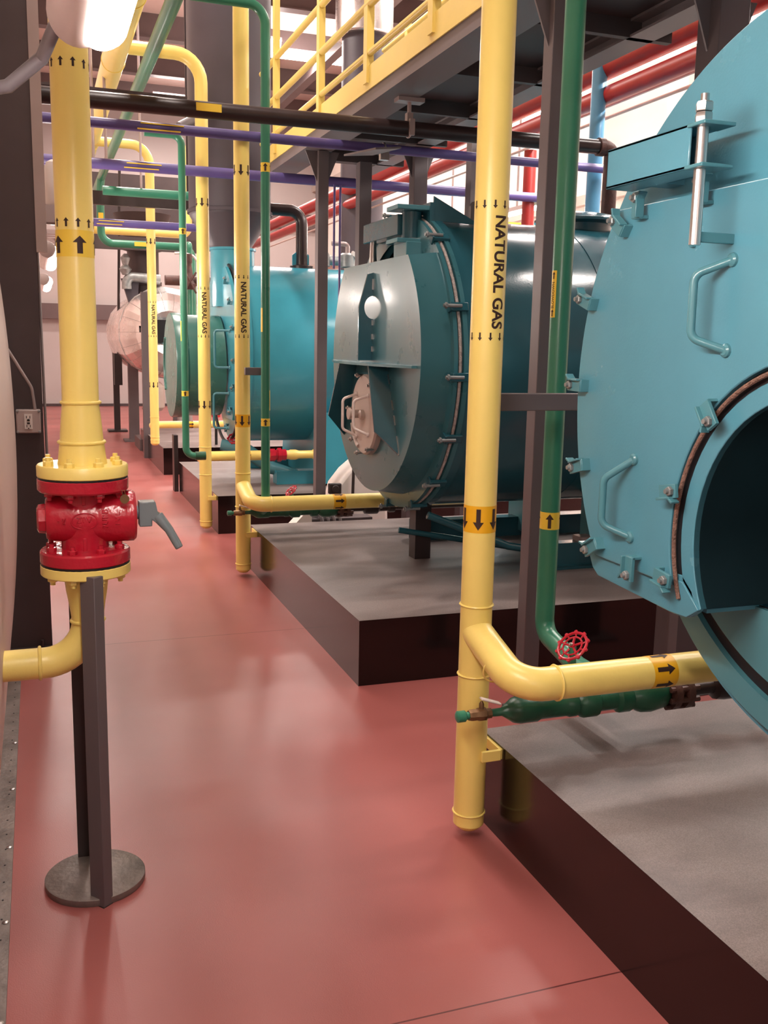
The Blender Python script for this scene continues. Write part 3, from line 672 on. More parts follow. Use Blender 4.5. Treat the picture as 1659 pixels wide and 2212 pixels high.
# dished door : front disc with flat top, sides sloping back
FZ, FR = 1.515, .772
outl = shape_disc(B2Y, FZ, FR, 2.055, FZ-FR*.9999)
def loop(X, k, dz=0): return [(X, B2Y+(y-B2Y)*k, FZ+(z-FZ)*k+dz) for y, z in outl]
mb = MB(); n = len(outl); vs = loop(1.83, 1)+loop(1.845, 1.0)+loop(1.93, 1.02)+loop(1.985, 1.03); fs = [tuple(range(n))]
for k in range(3): fs += [(k*n+i, k*n+(i+1) % n, (k+1)*n+(i+1) % n, (k+1)*n+i) for i in range(n)]
fs.append(tuple(3*n+i for i in range(n)))
mb.add(vs, fs).build('door_box', 'teal_gloss', t, bevel=0)
MB().lathe((1.985, B2Y, B2Z), (1, 0, 0), [(.70, 0), (.838, 0), (.838, .022), (.70, .022)], 96, cap=False).build('door_flange', 'teal_gloss', t)
MB().ring((2.022, B2Y, B2Z), (1, 0, 0), .832, .009, 120, 8, wob=.0012).build('rope_gasket', 'rope_white', t)
MB().lathe((2.036, B2Y, B2Z), (1, 0, 0), [(.70, 0), (.848, 0), (.848, .024), (.70, .024)], 96, cap=False).build('shell_flange', 'teal_gloss', t)
def cl2(ang):
    c = Vector((2.02, B2Y+.852*math.cos(ang), B2Z+.852*math.sin(ang))); d = Vector((0, math.cos(ang), math.sin(ang))); n_ = Vector((-1, 0, 0)); s_ = d.cross(n_)
    o = MB().obox(c, n_, d, s_, .05, .010, .022).obox(c+n_*.045-d*.01, n_, d, s_, .006, .024, .022).build('clamp', 'teal_deep', t, bevel=.003)
    MB().cyl(c+d*.014-n_*.01, c+d*.014+n_*.09, .009, seg=10).bolt(c+d*.014+n_*.07, n_, .016, .012).build('clamp_bolt', 'steel_dull', o)
for a in (PI-.91, PI-.37, PI+.05, PI+.44, PI+.82, PI+1.2, -1.45, -1.1, 1.75, 1.4, 1.05): cl2(a)
# stiffeners : vertical web with hole
def plate_x(pts, y, th, name, m, hole=None):
    """plate in the xz plane at y"""
    mb = MB()
    if not hole: mb.poly([(x, y, z) for x, z in pts], (0, 1, 0), th); return mb.build(name, m, t)
    bm = bmesh.new(); cx, cz, r = hole
    # bridge outline and hole as one polygon with a slit
    hp = [(cx+r*math.cos(-a), cz+r*math.sin(-a)) for a in [PI*.0+2*PI*i/36 for i in range(37)]]
    full = pts+[pts[0]]+hp
    vs = [bm.verts.new((x, y-th/2, z)) for x, z in full]
    return None
hx, hz, hr = 1.800, 1.80, .065
# web outline starts at the door, goes out and round the hole (half-round bite against the door face)
web = [(1.83, 1.995), (1.795, 1.985), (1.745, 1.80), (1.745, 1.50), (1.83, 1.50), (1.83, 1.735)]
web += [(1.83-.052*math.sin(PI*i/16), 1.80-.065*math.cos(PI*i/16)) for i in range(17)]
plate_x(web, B2Y, .014, 'stiffener_web', 'teal_deep')
wl = MB()
for z in (1.93, 1.90, 1.70, 1.62, 1.55): wl.box((1.822, B2Y-.012, z), (1.832, B2Y+.012, z+.03))
wl.build('weld_bead', 'steel', t)
MB().poly([(1.83, 4.64, 1.482), (1.80, 4.64, 1.482), (1.72, 5.0, 1.482), (1.70, 5.36, 1.482), (1.72, 5.75, 1.482), (1.81, 6.10, 1.482), (1.83, 6.10, 1.482)], (0, 0, 1), .014).build('stiffener_shelf', 'teal_door', t)
MB().poly([(1.83, 5.10, 1.475), (1.72, 5.10+.0, 1.475), (1.73, 5.0, 1.12), (1.83, 4.87, 1.00)], Vector((0, 1, -.45)), .012).build('stiffener_web', 'teal_deep', t)
MB().poly([(1.83, 5.64, 1.475), (1.72, 5.64, 1.475), (1.70, 5.80, 1.15), (1.83, 5.88, 1.02)], Vector((0, 1, .45)), .012).build('stiffener_web', 'teal_deep', t)
wl = MB()
for k in (.15, .45, .62, .85, .95): wl.obox((1.828, 5.09-.22*k, 1.475-.47*k), (1, 0, 0), (0, -.22, -.47), (0, .47, -.22), .004, .028, .006)
wl.build('weld_bead', 'steel', t)
# beige inspection hatch
hy, hz = 5.375, 1.185
hq = MB().lathe((1.80, hy, hz), (-1, 0, 0), [(.235, -.03), (.235, 0), (.225, .012), (0, .012)], 48); hh = hq.build('inspection_hatch', 'beige', t)
MB().lathe((1.788, hy, hz), (-1, 0, 0), [(.03, 0), (.028, .02), (.02, .025), (0, .025)], 18).lathe((1.788, hy+.07, hz), (-1, 0, 0), [(.026, 0), (.026, .05), (.034, .055), (.034, .07), (.0, .07)], 12).build('sight_port', 'beige', hh)
bar_handle(hh, 1.788, (hy-.10, 1.30), (hy-.10, 1.075), (hy-.05, 1.27), (hy-.05, 1.11), .075, 'white_paint', .008)
bar_handle(hh, 1.788, (hy+.12, 1.30), (hy+.12, 1.05), (hy+.13, 1.27), (hy+.13, 1.09), .085, 'white_paint', .008)
dg_ = MB()
for a in (1.3, .1, -.75, -1.35, 2.3, -2.2):
    c = (1.79, hy+.235*math.cos(a), hz+.235*math.sin(a)); dg_.cyl((1.81, c[1], c[2]), (1.755, c[1], c[2]), .008, seg=8).bolt((1.775, c[1], c[2]), (-1, 0, 0), .014, .012)
dg_.build('hatch_dogs', 'steel', hh)
MB().ring((1.785, hy, hz), (1, 0, 0), .205, .012, 20, 8, a0=PI+.35, a1=PI+1.25).build('hatch_hinge', 'beige', hh)
# davit on top
a = MB().obox((1.93, 5.45, 2.245), (0, 1, 0), (1, 0, 0), (0, 0, 1), .30, .035, .055); dv = a.build('davit_arm', 'teal_deep', t, bevel=.004)
MB().cyl((1.97, 5.13, 2.17), (1.97, 5.13, 2.31), .055, seg=24).build('davit_pivot', 'teal_deep', dv)
MB().cyl((1.93, 5.66, 2.06), (1.93, 5.66, 2.20), .024, .018, seg=16).build('davit_pin', 'steel', dv)
MB().obox((1.95, 5.12, 2.325), (0, 1, 0), (1, 0, 0), (0, 0, 1), .09, .10, .012).obox((1.95, 5.12, 2.150), (0, 1, 0), (1, 0, 0), (0, 0, 1), .09, .10, .012).build('davit_plate', 'teal_door', dv, bevel=.003)
MB().obox((2.045, 5.10, 2.235), (0, 1, 0), (1, 0, 0), (0, 0, 1), .08, .012, .12).poly([(2.06, 5.04, 2.39), (2.06, 5.04, 2.26), (2.34, 5.04, 2.255)], (0, 1, 0), .012).build('davit_gusset', 'teal_deep', dv)
MB().box((1.90, 5.02, 2.06), (2.0, 5.22, 2.145)).build('davit_block', 'teal_door', dv, bevel=.004)
# lifting lug, manway
MB().poly([(2.42, B2Y, 2.28), (2.42, B2Y, 2.40), (2.44, B2Y, 2.425), (2.60, B2Y, 2.43), (2.62, B2Y, 2.40), (2.62, B2Y, 2.28)], (0, 1, 0), .03).build('lifting_lug', 'post', t)
MB().lathe((2.52, B2Y-.016, 2.365), (0, -1, 0), [(.028, 0), (.028, .003)], 20).build('lug_hole', 'conduit', t)
MB().lathe((3.15, B2Y, 2.28), (0, 0, 1), [(.20, 0), (.20, .05), (.27, .06), (.27, .075), (.22, .10), (.10, .125), (0, .13)], 32).build('manway', 'teal_deep', t)
# saddle with sign, skid, braces
MB().box((3.06, 4.78, .36), (3.25, 5.0, .78)).box((3.05, 4.74, .76), (3.26, 5.0, .90)).build('saddle', 'teal_door', t)
MB().box((3.06, 5.6, .36), (3.25, 5.95, .86)).build('saddle', 'teal_door', t)
MB().box((2.70, 4.84, .325), (5.1, 4.92, .47)).box((2.70, 4.80, .320), (5.1, 4.96, .335)).box((2.3, 5.8, .32), (5.1, 5.9, .45)).build('skid', 'teal_deep', t)
MB().box((2.97, 4.83, .47), (3.4, 4.93, .50)).build('skid_pad', 'conduit', t)
br = MB().tube([(2.02, 4.9, .66), (2.50, 4.85, .47), (2.75, 4.88, .42)], .022, 0, 12).tube([(2.0, 5.3, .50), (2.85, 5.15, .36)], .018, 0, 10); br.build('brace', 'teal_deep', t)
MB().box((2.10, 5.28, .32), (2.20, 5.38, .66)).build('front_leg', 'black_pipe', t)
# sign
sg = MB().box((3.075, 4.772, .60), (3.20, 4.778, .745)).build('load_sign', 'black', t)
def flat_text(body, size, c, parent, m, name='lettering', ex=(1, 0, 0), ey=(0, 0, 1), bold=.03):
    bm = text_bm(body, size, bold); ex, ey = Vector(ex), Vector(ey)
    for v in bm.verts: v.co = Vector(c)+ex*v.co.x+ey*v.co.y
    return bm_obj(bm, name, m, parent)
flat_text('LOAD', .030, (3.137, 4.7708, .728), sg, 'white_plastic')
flat_text('BEARING', .030, (3.137, 4.7708, .700), sg, 'white_plastic')
flat_text('POINT', .030, (3.137, 4.7708, .671), sg, 'white_plastic')
MB().poly([(3.125, 4.7708, .652), (3.149, 4.7708, .652), (3.149, 4.7708, .632), (3.162, 4.7708, .632), (3.137, 4.7708, .612), (3.112, 4.7708, .632), (3.125, 4.7708, .632)], (0, 1, 0), .0006).build('sign_arrow', 'white_plastic', sg)

# ================================================================== BOILER 3 (bright turquoise)
B3Y, B3Z = 9.1, 1.47
t = thing('boiler', 'bright turquoise boiler with smooth glossy shell behind the green pipe', 'boiler', (1.8, B3Y, .32), 'boilers standing on the pads')
MB().lathe((1.72, B3Y, B3Z), (1, 0, 0), [(.80, 0), (.825, .001), (.825, .03), (.812, .032), (.812, 3.2)], 96).build('shell', 'teal_bright', t)
sd = shape_disc(B3Y, B3Z, .835, 2.24, .90, (B3Y, 1.22, .42))
MB().poly([(1.62, y, z) for y, z in sd], (1, 0, 0), .03).build('front_door', 'teal_bright', t, bevel=.003)
MB().ring((1.66, B3Y, B3Z), (1, 0, 0), .82, .015, 90, 8).build('rope_gasket', 'rubber', t)
MB().lathe((1.15, B3Y, 1.36), (1, 0, 0), [(0, 0), (.47, 0), (.475, .01), (.475, .10), (.46, .115), (.46, .44)], 64).build('windbox_drum', 'teal_green', t)
MB().ring((1.148, B3Y, 1.36), (1, 0, 0), .40, .012, 60, 8, a0=-2.2, a1=-.9).build('drum_rim', 'teal_green', t)
bar_handle(t, 1.60, (8.55, 1.68), (8.55, 1.36), (8.57, 1.68), (8.57, 1.36), .13, 'teal_door', .011)
bar_handle(t, 1.60, (8.62, 1.13), (8.62, .82), (8.64, 1.13), (8.64, .82), .13, 'teal_door', .011)
for a in (-.05, -.35, -.65, .3, .62, -.95, .95): door_clamp(t, 1.605, B3Y-.80*math.cos(a), B3Z+.80*math.sin(a), PI-a, 'teal_door')
MB().lathe((1.73, 9.08, 1.9), (0, 0, 1), [(.20, 0), (.20, .50), (.215, .505), (.215, .525), (.2, .525)], 40).build('flue_stub', 'teal_bright', t)
MB().poly([(2.55, 8.28, .34), (2.55, 8.28, .98), (2.55, 8.5, .95), (2.55, 9.1, .66), (2.55, 9.7, .95), (2.55, 9.9, .34)], (1, 0, 0), .32).build('saddle', 'teal_bright', t)
MB().box((2.0, 8.45, .32), (4.8, 8.6, .44)).box((2.0, 9.6, .32), (4.8, 9.75, .44)).build('skid', 'teal_bright', t)
MB().poly([(2.30, B3Y, 2.26), (2.30, B3Y, 2.40), (2.34, B3Y, 2.43), (2.43, B3Y, 2.43), (2.46, B3Y, 2.40), (2.46, B3Y, 2.26)], (0, 1, 0), .02).build('lifting_lug', 'teal_bright', t)
MB().lathe((2.38, B3Y-.012, 2.36), (0, -1, 0), [(.028, 0), (.028, .002)], 18).build('lug_hole', 'white_paint', t)
# flue above boiler 3
t = thing('flue_stack', 'wide dark grey flue stack with tapered cone above the turquoise boiler', 'flue', (1.80, 9.05, 2.5))
MB().lathe((1.71, 9.08, 2.425), (0, 0, 1), [(.20, 0), (.20, .02), (.36, .27), (.37, .30), (.37, 4.4)], 56).build('stack', 'stack', t)
MB().lathe((1.71, 9.08, 2.72), (0, 0, 1), [(.36, 0), (.385, 0), (.385, .03), (.37, .03)], 56, cap=False).build('stack_band', 'stack', t)
MB().tube([(1.52, 8.75, 3.55), (1.20, 8.6, 3.35)], .04, 0, 16).build('drain_arm', 'grey_tube', t)
t = thing('flue_stack', 'distant flue stack with shiny upper sleeve rising through the ceiling', 'flue', (4.2, 12.9, 2.5))
MB().lathe((4.22, 12.9, 2.3), (0, 0, 1), [(.29, 0), (.29, 4.6)], 40).build('stack', 'stack', t)
MB().lathe((4.22, 12.9, 5.55), (0, 0, 1), [(.38, 0), (.38, 1.4)], 40).build('sleeve', 'aluminium', t)
MB().ring((4.22, 12.9, 5.55), (0, 0, 1), .39, .015, 40, 6).build('sleeve_rim', 'steel', t)

# piping cluster above boiler 3
t = thing('steam_outlet', 'dark bent steam pipe rising behind the green pipe above the turquoise boiler', 'pipe', (2.39, 9.1, 2.3))
MB().tube([(2.39, 9.1, 2.25), (2.39, 9.1, 2.80), (1.95, 9.1, 2.80)], .055, .12, 20).build('riser', 'black_pipe', t)
MB().lathe((2.39, 9.1, 2.24), (0, 0, 1), [(.06, 0), (.11, .01), (.11, .06), (.07, .07)], 20).build('flange', 'black_pipe', t)
t = thing('safety_valve', 'pinkish valve with side outlet on top of the turquoise boiler', 'valve', (2.62, 9.1, 2.3))
MB().lathe((2.60, 9.1, 2.25), (0, 0, 1), [(.03, 0), (.03, .05), (.07, .06), (.07, .16), (.04, .2), (.02, .21), (.02, .30)], 14).build('valve_body', 'steel_dull', t)
MB().tube([(2.60, 9.1, 2.36), (2.78, 9.1, 2.36)], .04, 0, 12).build('outlet', 'steel_dull', t)
t = thing('relief_valve', 'second pale valve with white lever beside the grey plastic bend', 'valve', (2.85, 9.1, 2.3))
MB().lathe((2.84, 9.1, 2.22), (0, 0, 1), [(.03, 0), (.03, .08), (.08, .09), (.08, .2), (.05, .22)], 14).tube([(2.78, 9.1, 2.38), (2.66, 9.1, 2.38)], .03, 0, 10).build('valve_body', 'steel_dull', t)
MB().obox((2.93, 9.05, 2.41), (1, 0, -.5), (0, 1, 0), (.5, 0, 1), .07, .02, .022).build('white_lever', 'white_plastic', t, bevel=.004)
o = MB().tube([(2.70, 9.15, 2.53), (2.86, 9.15, 2.53), (2.86, 9.15, 2.2)], .022, .035, 14).build('drain_pipe', 'conduit'); tag(o, 'grey plastic pipe bend above the turquoise boiler', 'pipe')
for x, l in ((2.35, 'left one of two thin purple vertical drops beside the middle column'), (2.40, 'right one of two thin purple vertical drops beside the middle column')):
    o = MB().tube([(x, 7.9, 2.87), (x, 7.9, 1.75 if x > 2.37 else 2.2)], .010, 0, 10).build('purple_drop', 'purple'); tag(o, l, 'pipe', 'thin purple vertical drops')
t = thing('fuel_valve', 'dark valve with linkage on the pipe above the silver tank', 'valve', (1.9, 12.2, 2.35))
MB().tube([(1.5, 12.2, 2.30), (2.15, 12.2, 2.30)], .06, 0, 16).build('pipe_end', 'rust', t)
MB().lathe((1.78, 12.2, 2.2), (0, 0, 1), [(.08, 0), (.10, .06), (.06, .14), (.04, .3), (.05, .32), (.05, .42)], 14).tube([(1.70, 12.1, 2.15), (1.86, 12.1, 2.40)], .012, 0, 8).tube([(1.86, 12.1, 2.15), (1.72, 12.1, 2.42)], .012, 0, 8).build('valve_body', 'rust', t)
o = MB().tube([(1.62, 12.2, 2.62), (1.72, 12.2, 2.63), (1.84, 12.2, 2.60), (1.93, 12.2, 2.50), (1.97, 12.2, 2.38)], .016, 0, 10).build('white_hose', 'white_plastic'); tag(o, 'white curved hose arching over the dark valve', 'hose')

# ================================================================== silver tank in the background
TX, TZ = 1.79, 1.68
t = thing('insulated_tank', 'rounded silver-clad insulated tank on dark legs at the aisle end', 'tank', (TX, 14.5, 0))
b = MB(); prof = [(.18, -.02), (.31, -.05), (.46, .02), (.57, .14), (.63, .30), (.66, .5), (.66, 3.2)]
b.lathe((TX, 14.2, TZ), (0, 1, 0), prof, 18, cap=True); b.build('cladding', 'aluminium', t, ang=12)
b = MB()
for i in range(18):
    a = 2*PI*i/18; e = Vector((math.cos(a), 0, math.sin(a)))
    b.tube([Vector((TX, 14.2, TZ))+e*(r_+.002)+Vector((0, h-.002, 0)) for r_, h in prof[1:6]], .0025, 0, 5)
b.ring((TX, 14.7, TZ), (0, 1, 0), .662, .006, 18, 6).build('cladding_seam', 'steel', t)
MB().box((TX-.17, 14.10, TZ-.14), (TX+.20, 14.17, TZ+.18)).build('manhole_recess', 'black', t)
MB().box((TX-.42, 14.12, TZ+.06), (TX-.19, 14.16, TZ+.09)).box((TX-.42, 14.12, TZ-.0), (TX-.40, 14.16, TZ+.09)).build('latch_bar', 'post_dark', t)
for x, y, r_ in ((1.40, 15.6, .075), (1.27, 17.3, .05), (2.1, 15.9, .055)):
    MB().box((x-r_, y-r_, 0), (x+r_, y+r_, 1.38)).box((x-.16, y-.16, 0), (x+.16, y+.16, .03)).build('leg', 'post' if y < 16 else 'post_dark', t)
MB().lathe((1.55, 15.2, 2.25), (0, 0, 1), [(.24, 0), (.24, .12), (.27, .13), (.27, .18), (.23, .19), (.23, .62), (.30, .64), (.30, .68), (.22, .7), (.42, 1.15)], 32).build('flue_duct', 'stack_dark', t)
MB().tube([(1.27, 14.8, 2.30), (1.27, 14.8, 2.48), (1.75, 14.8, 2.45)], .07, .1, 14).lathe((1.26, 14.8, 2.5), (0, 0, 1), [(.05, 0), (.09, .08), (.04, .14), (.07, .24), (.02, .3)], 12).build('top_piping', 'steel_dull', t)
MB().poly([(1.2, 14.9, 2.45), (1.45, 14.9, 2.45), (1.42, 14.9, 2.0), (1.35, 14.9, 1.95)], (0, 1, 0), .12).build('shroud', 'stack', t)
o = MB().tube([(1.28, 15.6, 4.2), (1.22, 16.2, .9)], .022, 0, 10).box((1.16, 16.1, .85), (1.28, 16.25, 1.35)).build('thin_drop_pipe', 'post_dark'); tag(o, 'thin dark vertical rod left of the silver tank', 'pipe')
o = MB().box((1.32, 13.3, 0), (1.42, 13.4, 2.2)).build('steel_column', 'post'); tag(o, 'pinkish-grey steel column standing against the silver tank front', 'column', 'mezzanine columns')
t = thing('pump_unit', 'beige pump and motor under the silver tank', 'pump', (1.8, 15, 0))
MB().lathe((1.62, 14.6, .55), (0, 0, 1), [(.10, 0), (.14, .05), (.14, .35), (.08, .42)], 18).build('motor', 'beige', t)
MB().tube([(1.45, 14.4, .62), (1.62, 14.3, .30), (1.78, 14.3, .22)], .05, .1, 14).build('suction_pipe', 'conduit', t)
MB().box((1.35, 14.2, 0), (1.95, 15.0, .16)).build('base', 'post', t)
MB().tube([(1.95, 14.3, .1), (1.95, 14.3, .95)], .05, 0, 12).tube([(2.08, 14.3, .1), (2.08, 14.3, .9)], .04, 0, 12).build('stub_pipes', 'conduit', t)
t = thing('fire_extinguisher', 'small bright red extinguisher on a thin stand under the green drum', 'fire extinguisher', (2.05, 11.9, .32))
MB().box((2.035, 11.885, .32), (2.065, 11.915, .67)).build('stand', 'post_dark', t)
MB().lathe((2.05, 11.9, .66), (0, 0, 1), [(.05, 0), (.055, .01), (.055, .24), (.03, .28), (.02, .30)], 16).build('cylinder', 'red', t)
o = MB().box((1.325, 10.28, .0), (1.368, 10.42, .60)).build('kick_plate', 'post_dark'); tag(o, 'narrow black upright plate at the far end of the third pad', 'plate')

# ================================================================== overhead cross pipes, hangers, beams
t = thing('condensate_pipe', 'thick dark horizontal pipe crossing high over the aisle', 'pipe', (1.8, 5.5, 2.83))
MB().tube([(-.2, 5.5, 2.81), (3.36, 5.5, 2.83), ], .044, 0, 24).build('run', 'black_pipe', t)
MB().tube([(3.36, 5.5, 2.83), (3.44, 5.5, 2.83), (3.44, 5.5, 2.34)], .046, .05, 20).lathe((3.34, 5.5, 2.83), (1, 0, 0), [(.055, 0), (.055, .04)], 16).lathe((3.44, 5.5, 2.32), (0, 0, 1), [(.06, 0), (.06, .05), (.045, .07)], 12).build('elbow', 'rust', t)
MB().tube([(3.44, 5.5, 2.78), (3.44, 5.5, 2.32)], .03, 0, 14).build('drop', 'rust', t)
MB().box((.85, 5.445, 2.80), (.985, 5.455, 2.84)).build('label', 'label_yellow', t)
for (y, z, nm, lab, x1, r_) in ((6.36, 2.875, 'purple_pipe', 'upper purple pipe crossing just below the thick dark pipe', 4.3, .031), (7.93, 2.895, 'purple_pipe', 'lower purple pipe crossing behind the second gas riser', 4.6, .040), (11.0, 2.80, 'purple_pipe', 'farthest purple pipe crossing above the silver tank', 2.0, .042)):
    t = thing(nm, lab, 'pipe', (1.8, y, z), 'purple pipes crossing overhead')
    MB().tube([(-.2, y, z), (x1, y, z)], r_, 0, 20).build('run', 'purple', t)
    xl = {6.36: .78, 7.93: .83, 11.0: .8}[y]
    MB().box((xl-.13, y-r_-.004, z+.012), (xl+.13, y-r_+.004, z+.019)).box((xl-.15, y-r_-.002, z-.022), (xl+.11, y-r_+.004, z-.015)).build('label', 'label_yellow', t)
t = thing('pipe_hanger', 'grey clevis hanger holding the thick dark pipe below the mezzanine', 'hanger', (2.08, 5.5, 2.8))
MB().cyl((2.08, 5.5, 2.86), (2.08, 5.5, 2.99), .012, seg=10).build('rod', 'conduit', t)
MB().ring((2.08, 5.5, 2.83), (1, 0, 0), .052, .006, 28, 6).box((2.065, 5.44, 2.78), (2.095, 5.46, 2.87)).obox((2.08, 5.5, 2.885), (1, 0, 0), (0, 1, 0), (0, 0, 1), .018, .02, .025).build('clevis', 'conduit', t)
MB().box((2.00, 5.46, 2.968), (2.16, 5.54, 2.992)).build('beam_clamp', 'conduit', t)
t = thing('pipe_hanger', 'pale strut clamp holding the upper purple pipe', 'hanger', (2.25, 6.3, 2.9))
MB().poly([(2.05, 6.0, 2.80), (2.22, 6.0, 2.82), (2.15, 6.35, 2.83), (1.95, 6.35, 2.81)], (0, 0, 1), .012).build('strut', 'mezz_grey', t)
MB().ring((2.23, 6.36, 2.875), (1, 0, 0), .035, .007, 20, 6).box((2.2, 6.33, 2.80), (2.26, 6.37, 2.86)).build('clevis', 'steel', t)
o = MB().box((-.2, 6.96, 3.105), (1.02, 7.04, 3.20)).box((-.2, 6.92, 3.19), (1.02, 7.08, 3.205)).build('cross_beam', 'steel_dark'); tag(o, 'dark steel beam over the aisle just left of the flue stack', 'beam')
o = MB().box((-.2, 10.97, 2.98), (1.66, 11.03, 3.12)).box((1.6, 10.98, 3.1), (1.64, 11.02, 7)).build('cross_duct', 'black_pipe'); tag(o, 'dark rectangular beam crossing below the green cross pipe', 'beam')
o = MB().tube([(.3, 14, 3.03), (2.05, 14, 3.03), (2.05, 14, 4.2)], .055, .1, 16).build('far_gas_pipe', 'yellow'); tag(o, 'far horizontal yellow pipe just below the farthest purple pipe', 'pipe')
o = MB().box((.3, 14.6, 2.84), (2.4, 14.7, 3.02)).build('far_beam', 'mezz_dark'); tag(o, 'dark far beam behind the green loop pipe', 'beam')
o = MB().box((.5, 18.0, 3.2), (3.4, 18.4, 4.4)).build('far_duct', 'stack_dark'); tag(o, 'large dark duct box high at the aisle end', 'duct')
for x, y, z0, z1, l in ((.50, 8.6, 3.0, 5.5, 'left'), (.60, 8.6, 3.0, 5.5, 'right'), (1.07, 10.5, 3.1, 6.9, 'single')):
    o = MB().cyl((x, y, z0), (x, y, z1), .012, seg=8).build('hanger_rod', 'conduit')
    tag(o, {'left': 'left of two close thin grey hanger rods above the aisle', 'right': 'right of two close thin grey hanger rods above the aisle', 'single': 'lone thin grey hanger rod beside the slim green riser top'}[l], 'rod', 'thin hanger rods')

# ================================================================== mezzanine
t = thing('mezzanine', 'raised steel mezzanine deck with yellow kickboard and railing above the boilers', 'mezzanine', (1.9, 4, 3.0))
ME = 8.6
MB().box((1.90, -2.5, 3.165), (3.05, ME, 3.185)).build('deck', 'mezz_dark', t)
MB().box((1.893, -2.5, 3.062), (1.901, ME, 3.195)).build('kickboard', 'yellow', t)
ch = MB(); q = [(1.903, 2.99), (1.98, 2.99), (1.98, 3.0), (1.913, 3.0), (1.913, 3.155), (1.98, 3.155), (1.98, 3.165), (1.903, 3.165)]
ch.poly([(x, (ME-2.5)/2, z) for x, z in q], (0, 1, 0), ME+2.5).build('edge_channel', 'mezz_grey', t)
for i in range(12): MB().box((1.93, -2.2+i*.93, 3.08), (3.0, -2.16+i*.93, 3.165)).build('joist', 'mezz_dark', t)
for xb, zb in ((2.76, 3.08), (1.98, 2.99)):
    q = [(xb, zb), (xb+.14, zb), (xb+.14, zb+.012), (xb+.075, zb+.012), (xb+.075, 3.153), (xb+.14, 3.153), (xb+.14, 3.165), (xb, 3.165), (xb, 3.153), (xb+.065, 3.153), (xb+.065, zb+.012), (xb, zb+.012)]
    MB().poly([(x, (ME-2.5)/2, z) for x, z in q], (0, 1, 0), ME+2.5).build('main_beam', 'mezz_grey', t)
for nm, z, r_ in (('lower_rail', 3.265, .020), ('middle_rail', 3.535, .024), ('top_rail', 3.834, .024)):
    MB().tube([(1.9, -2.5, z), (1.9, ME, z)], r_, 0, 14).build(nm, 'yellow', t)
for y in (8.06, 6.75, 5.72, 4.71, 3.4, 1.7, 0):
    MB().box((1.878, y-.032, 3.1), (1.922, y+.032, 4.3)).build('railing_post', 'yellow', t)
for z in (3.65, 4.15): MB().tube([(3.0, -2.5, z), (3.0, ME, z)], .022, 0, 12).build('rear_rail', 'yellow', t)
for y in (8.0, 6.2, 4.4): MB().box((2.98, y-.03, 3.18), (3.02, y+.03, 4.2)).build('rear_post', 'yellow', t)
def column(x, y, w, ztop, lab, gus=True, m='post'):
    c = thing('steel_column', lab, 'column', (x, y, 0), 'mezzanine columns')
    MB().box((x-w/2, y-w/2, .0), (x+w/2, y+w/2, ztop)).build('shaft', m, c, bevel=.003)
    MB().box((x-w, y-w, 0), (x+w, y+w, .015)).build('base_plate', m, c)
    if gus: MB().poly([(x-w/2, y, ztop-.22), (x-w/2-.09, y, ztop), (x+w/2+.09, y, ztop), (x+w/2, y, ztop-.22)], (0, 1, 0), .01).build('gusset', m, c)
    return c
column(1.985, 3.62, .075, 2.985, 'grey steel column close behind the nearest green pipe')
column(2.045, 7.2, .080, 2.985, 'grey steel column rising left of the dark teal drum door')
column(2.83, 3.70, .15, 3.08, 'grey steel column at upper right behind the huge blue boiler')
column(2.83, 7.25, .11, 3.08, 'grey steel column rising behind the drum boiler davit')
column(2.47, 7.50, .10, 2.985, 'grey steel column just right of the thin purple drops', False)
column(3.30, 7.25, .10, 3.17, 'grey steel column partly hidden by the nearest gas riser', False)
# rack frame behind boiler 1 bottom
t = thing('pipe_rack', 'grey welded pipe frame on the floor behind the nearest boiler', 'frame', (2.6, 3.5, 0))
MB().box((2.60, 3.40, 0), (2.72, 3.46, .95)).build('upright', 'post', t)
MB().obox((2.9, 3.43, .35), (1, 0, .9), (0, 1, 0), (-.9, 0, 1), .35, .02, .02).build('diagonal', 'post', t)

# ================================================================== right background : red pipes etc.
for (x, z, r_, lab) in ((4.0, 3.61, .085, 'thick red pipe highest of the red runs on the right'), (4.0, 3.413, .065, 'slimmer red pipe below the bright strip light on the right')):
    o = MB().tube([(x, -2, z), (x, 19, z)], r_, 0, 20).build('red_pipe', 'red_pipe'); tag(o, lab, 'pipe', 'red pipes on the right')
for (x, z, lab) in ((4.1, 3.381, 'upper pale conduit under the red pipes on the right'), (4.2, 3.339, 'lower pale conduit under the red pipes on the right')):
    o = MB().tube([(x, -2, z), (x, 19, z)], .013, 0, 8).build('pale_conduit', 'beige'); tag(o, lab, 'conduit', 'pale conduits on the right')
o = MB().tube([(4.18, 8, 3.3), (4.18, 8, 2.35)], .055, 0, 18).build('red_drop_pipe', 'red_pipe'); tag(o, 'bright red vertical pipe between the gas riser and grey column', 'pipe')
o = MB().tube([(3.93, 6.5, 3.9), (3.93, 6.5, 2.2)], .055, 0, 18).build('blue_drop_pipe', 'blue_pipe'); tag(o, 'blue-grey vertical pipe right of the nearest green pipe', 'pipe')
t = thing('strip_light', 'long bright strip light above the red pipes on the right', 'light', (5.0, 6.5, 4.0), 'strip lights on the right wall side')
MB().box((4.55, 4.2, 3.821+.02), (4.65, 9.0, 3.821+.07)).build('housing', 'fixture_grey', t)
MB().box((4.565, 4.25, 3.821-.015), (4.635, 8.95, 3.821+.02)).build('diffuser', 'tube_glow', t)
area('strip_glow', (4.6, 6.6, 3.821-.03), .08, 4.6, 110, (1, .9, .84))
t = thing('strip_light', 'bright strip light low over the far equipment under the mezzanine', 'light', (5.6, 12, 3.2), 'strip lights on the right wall side')
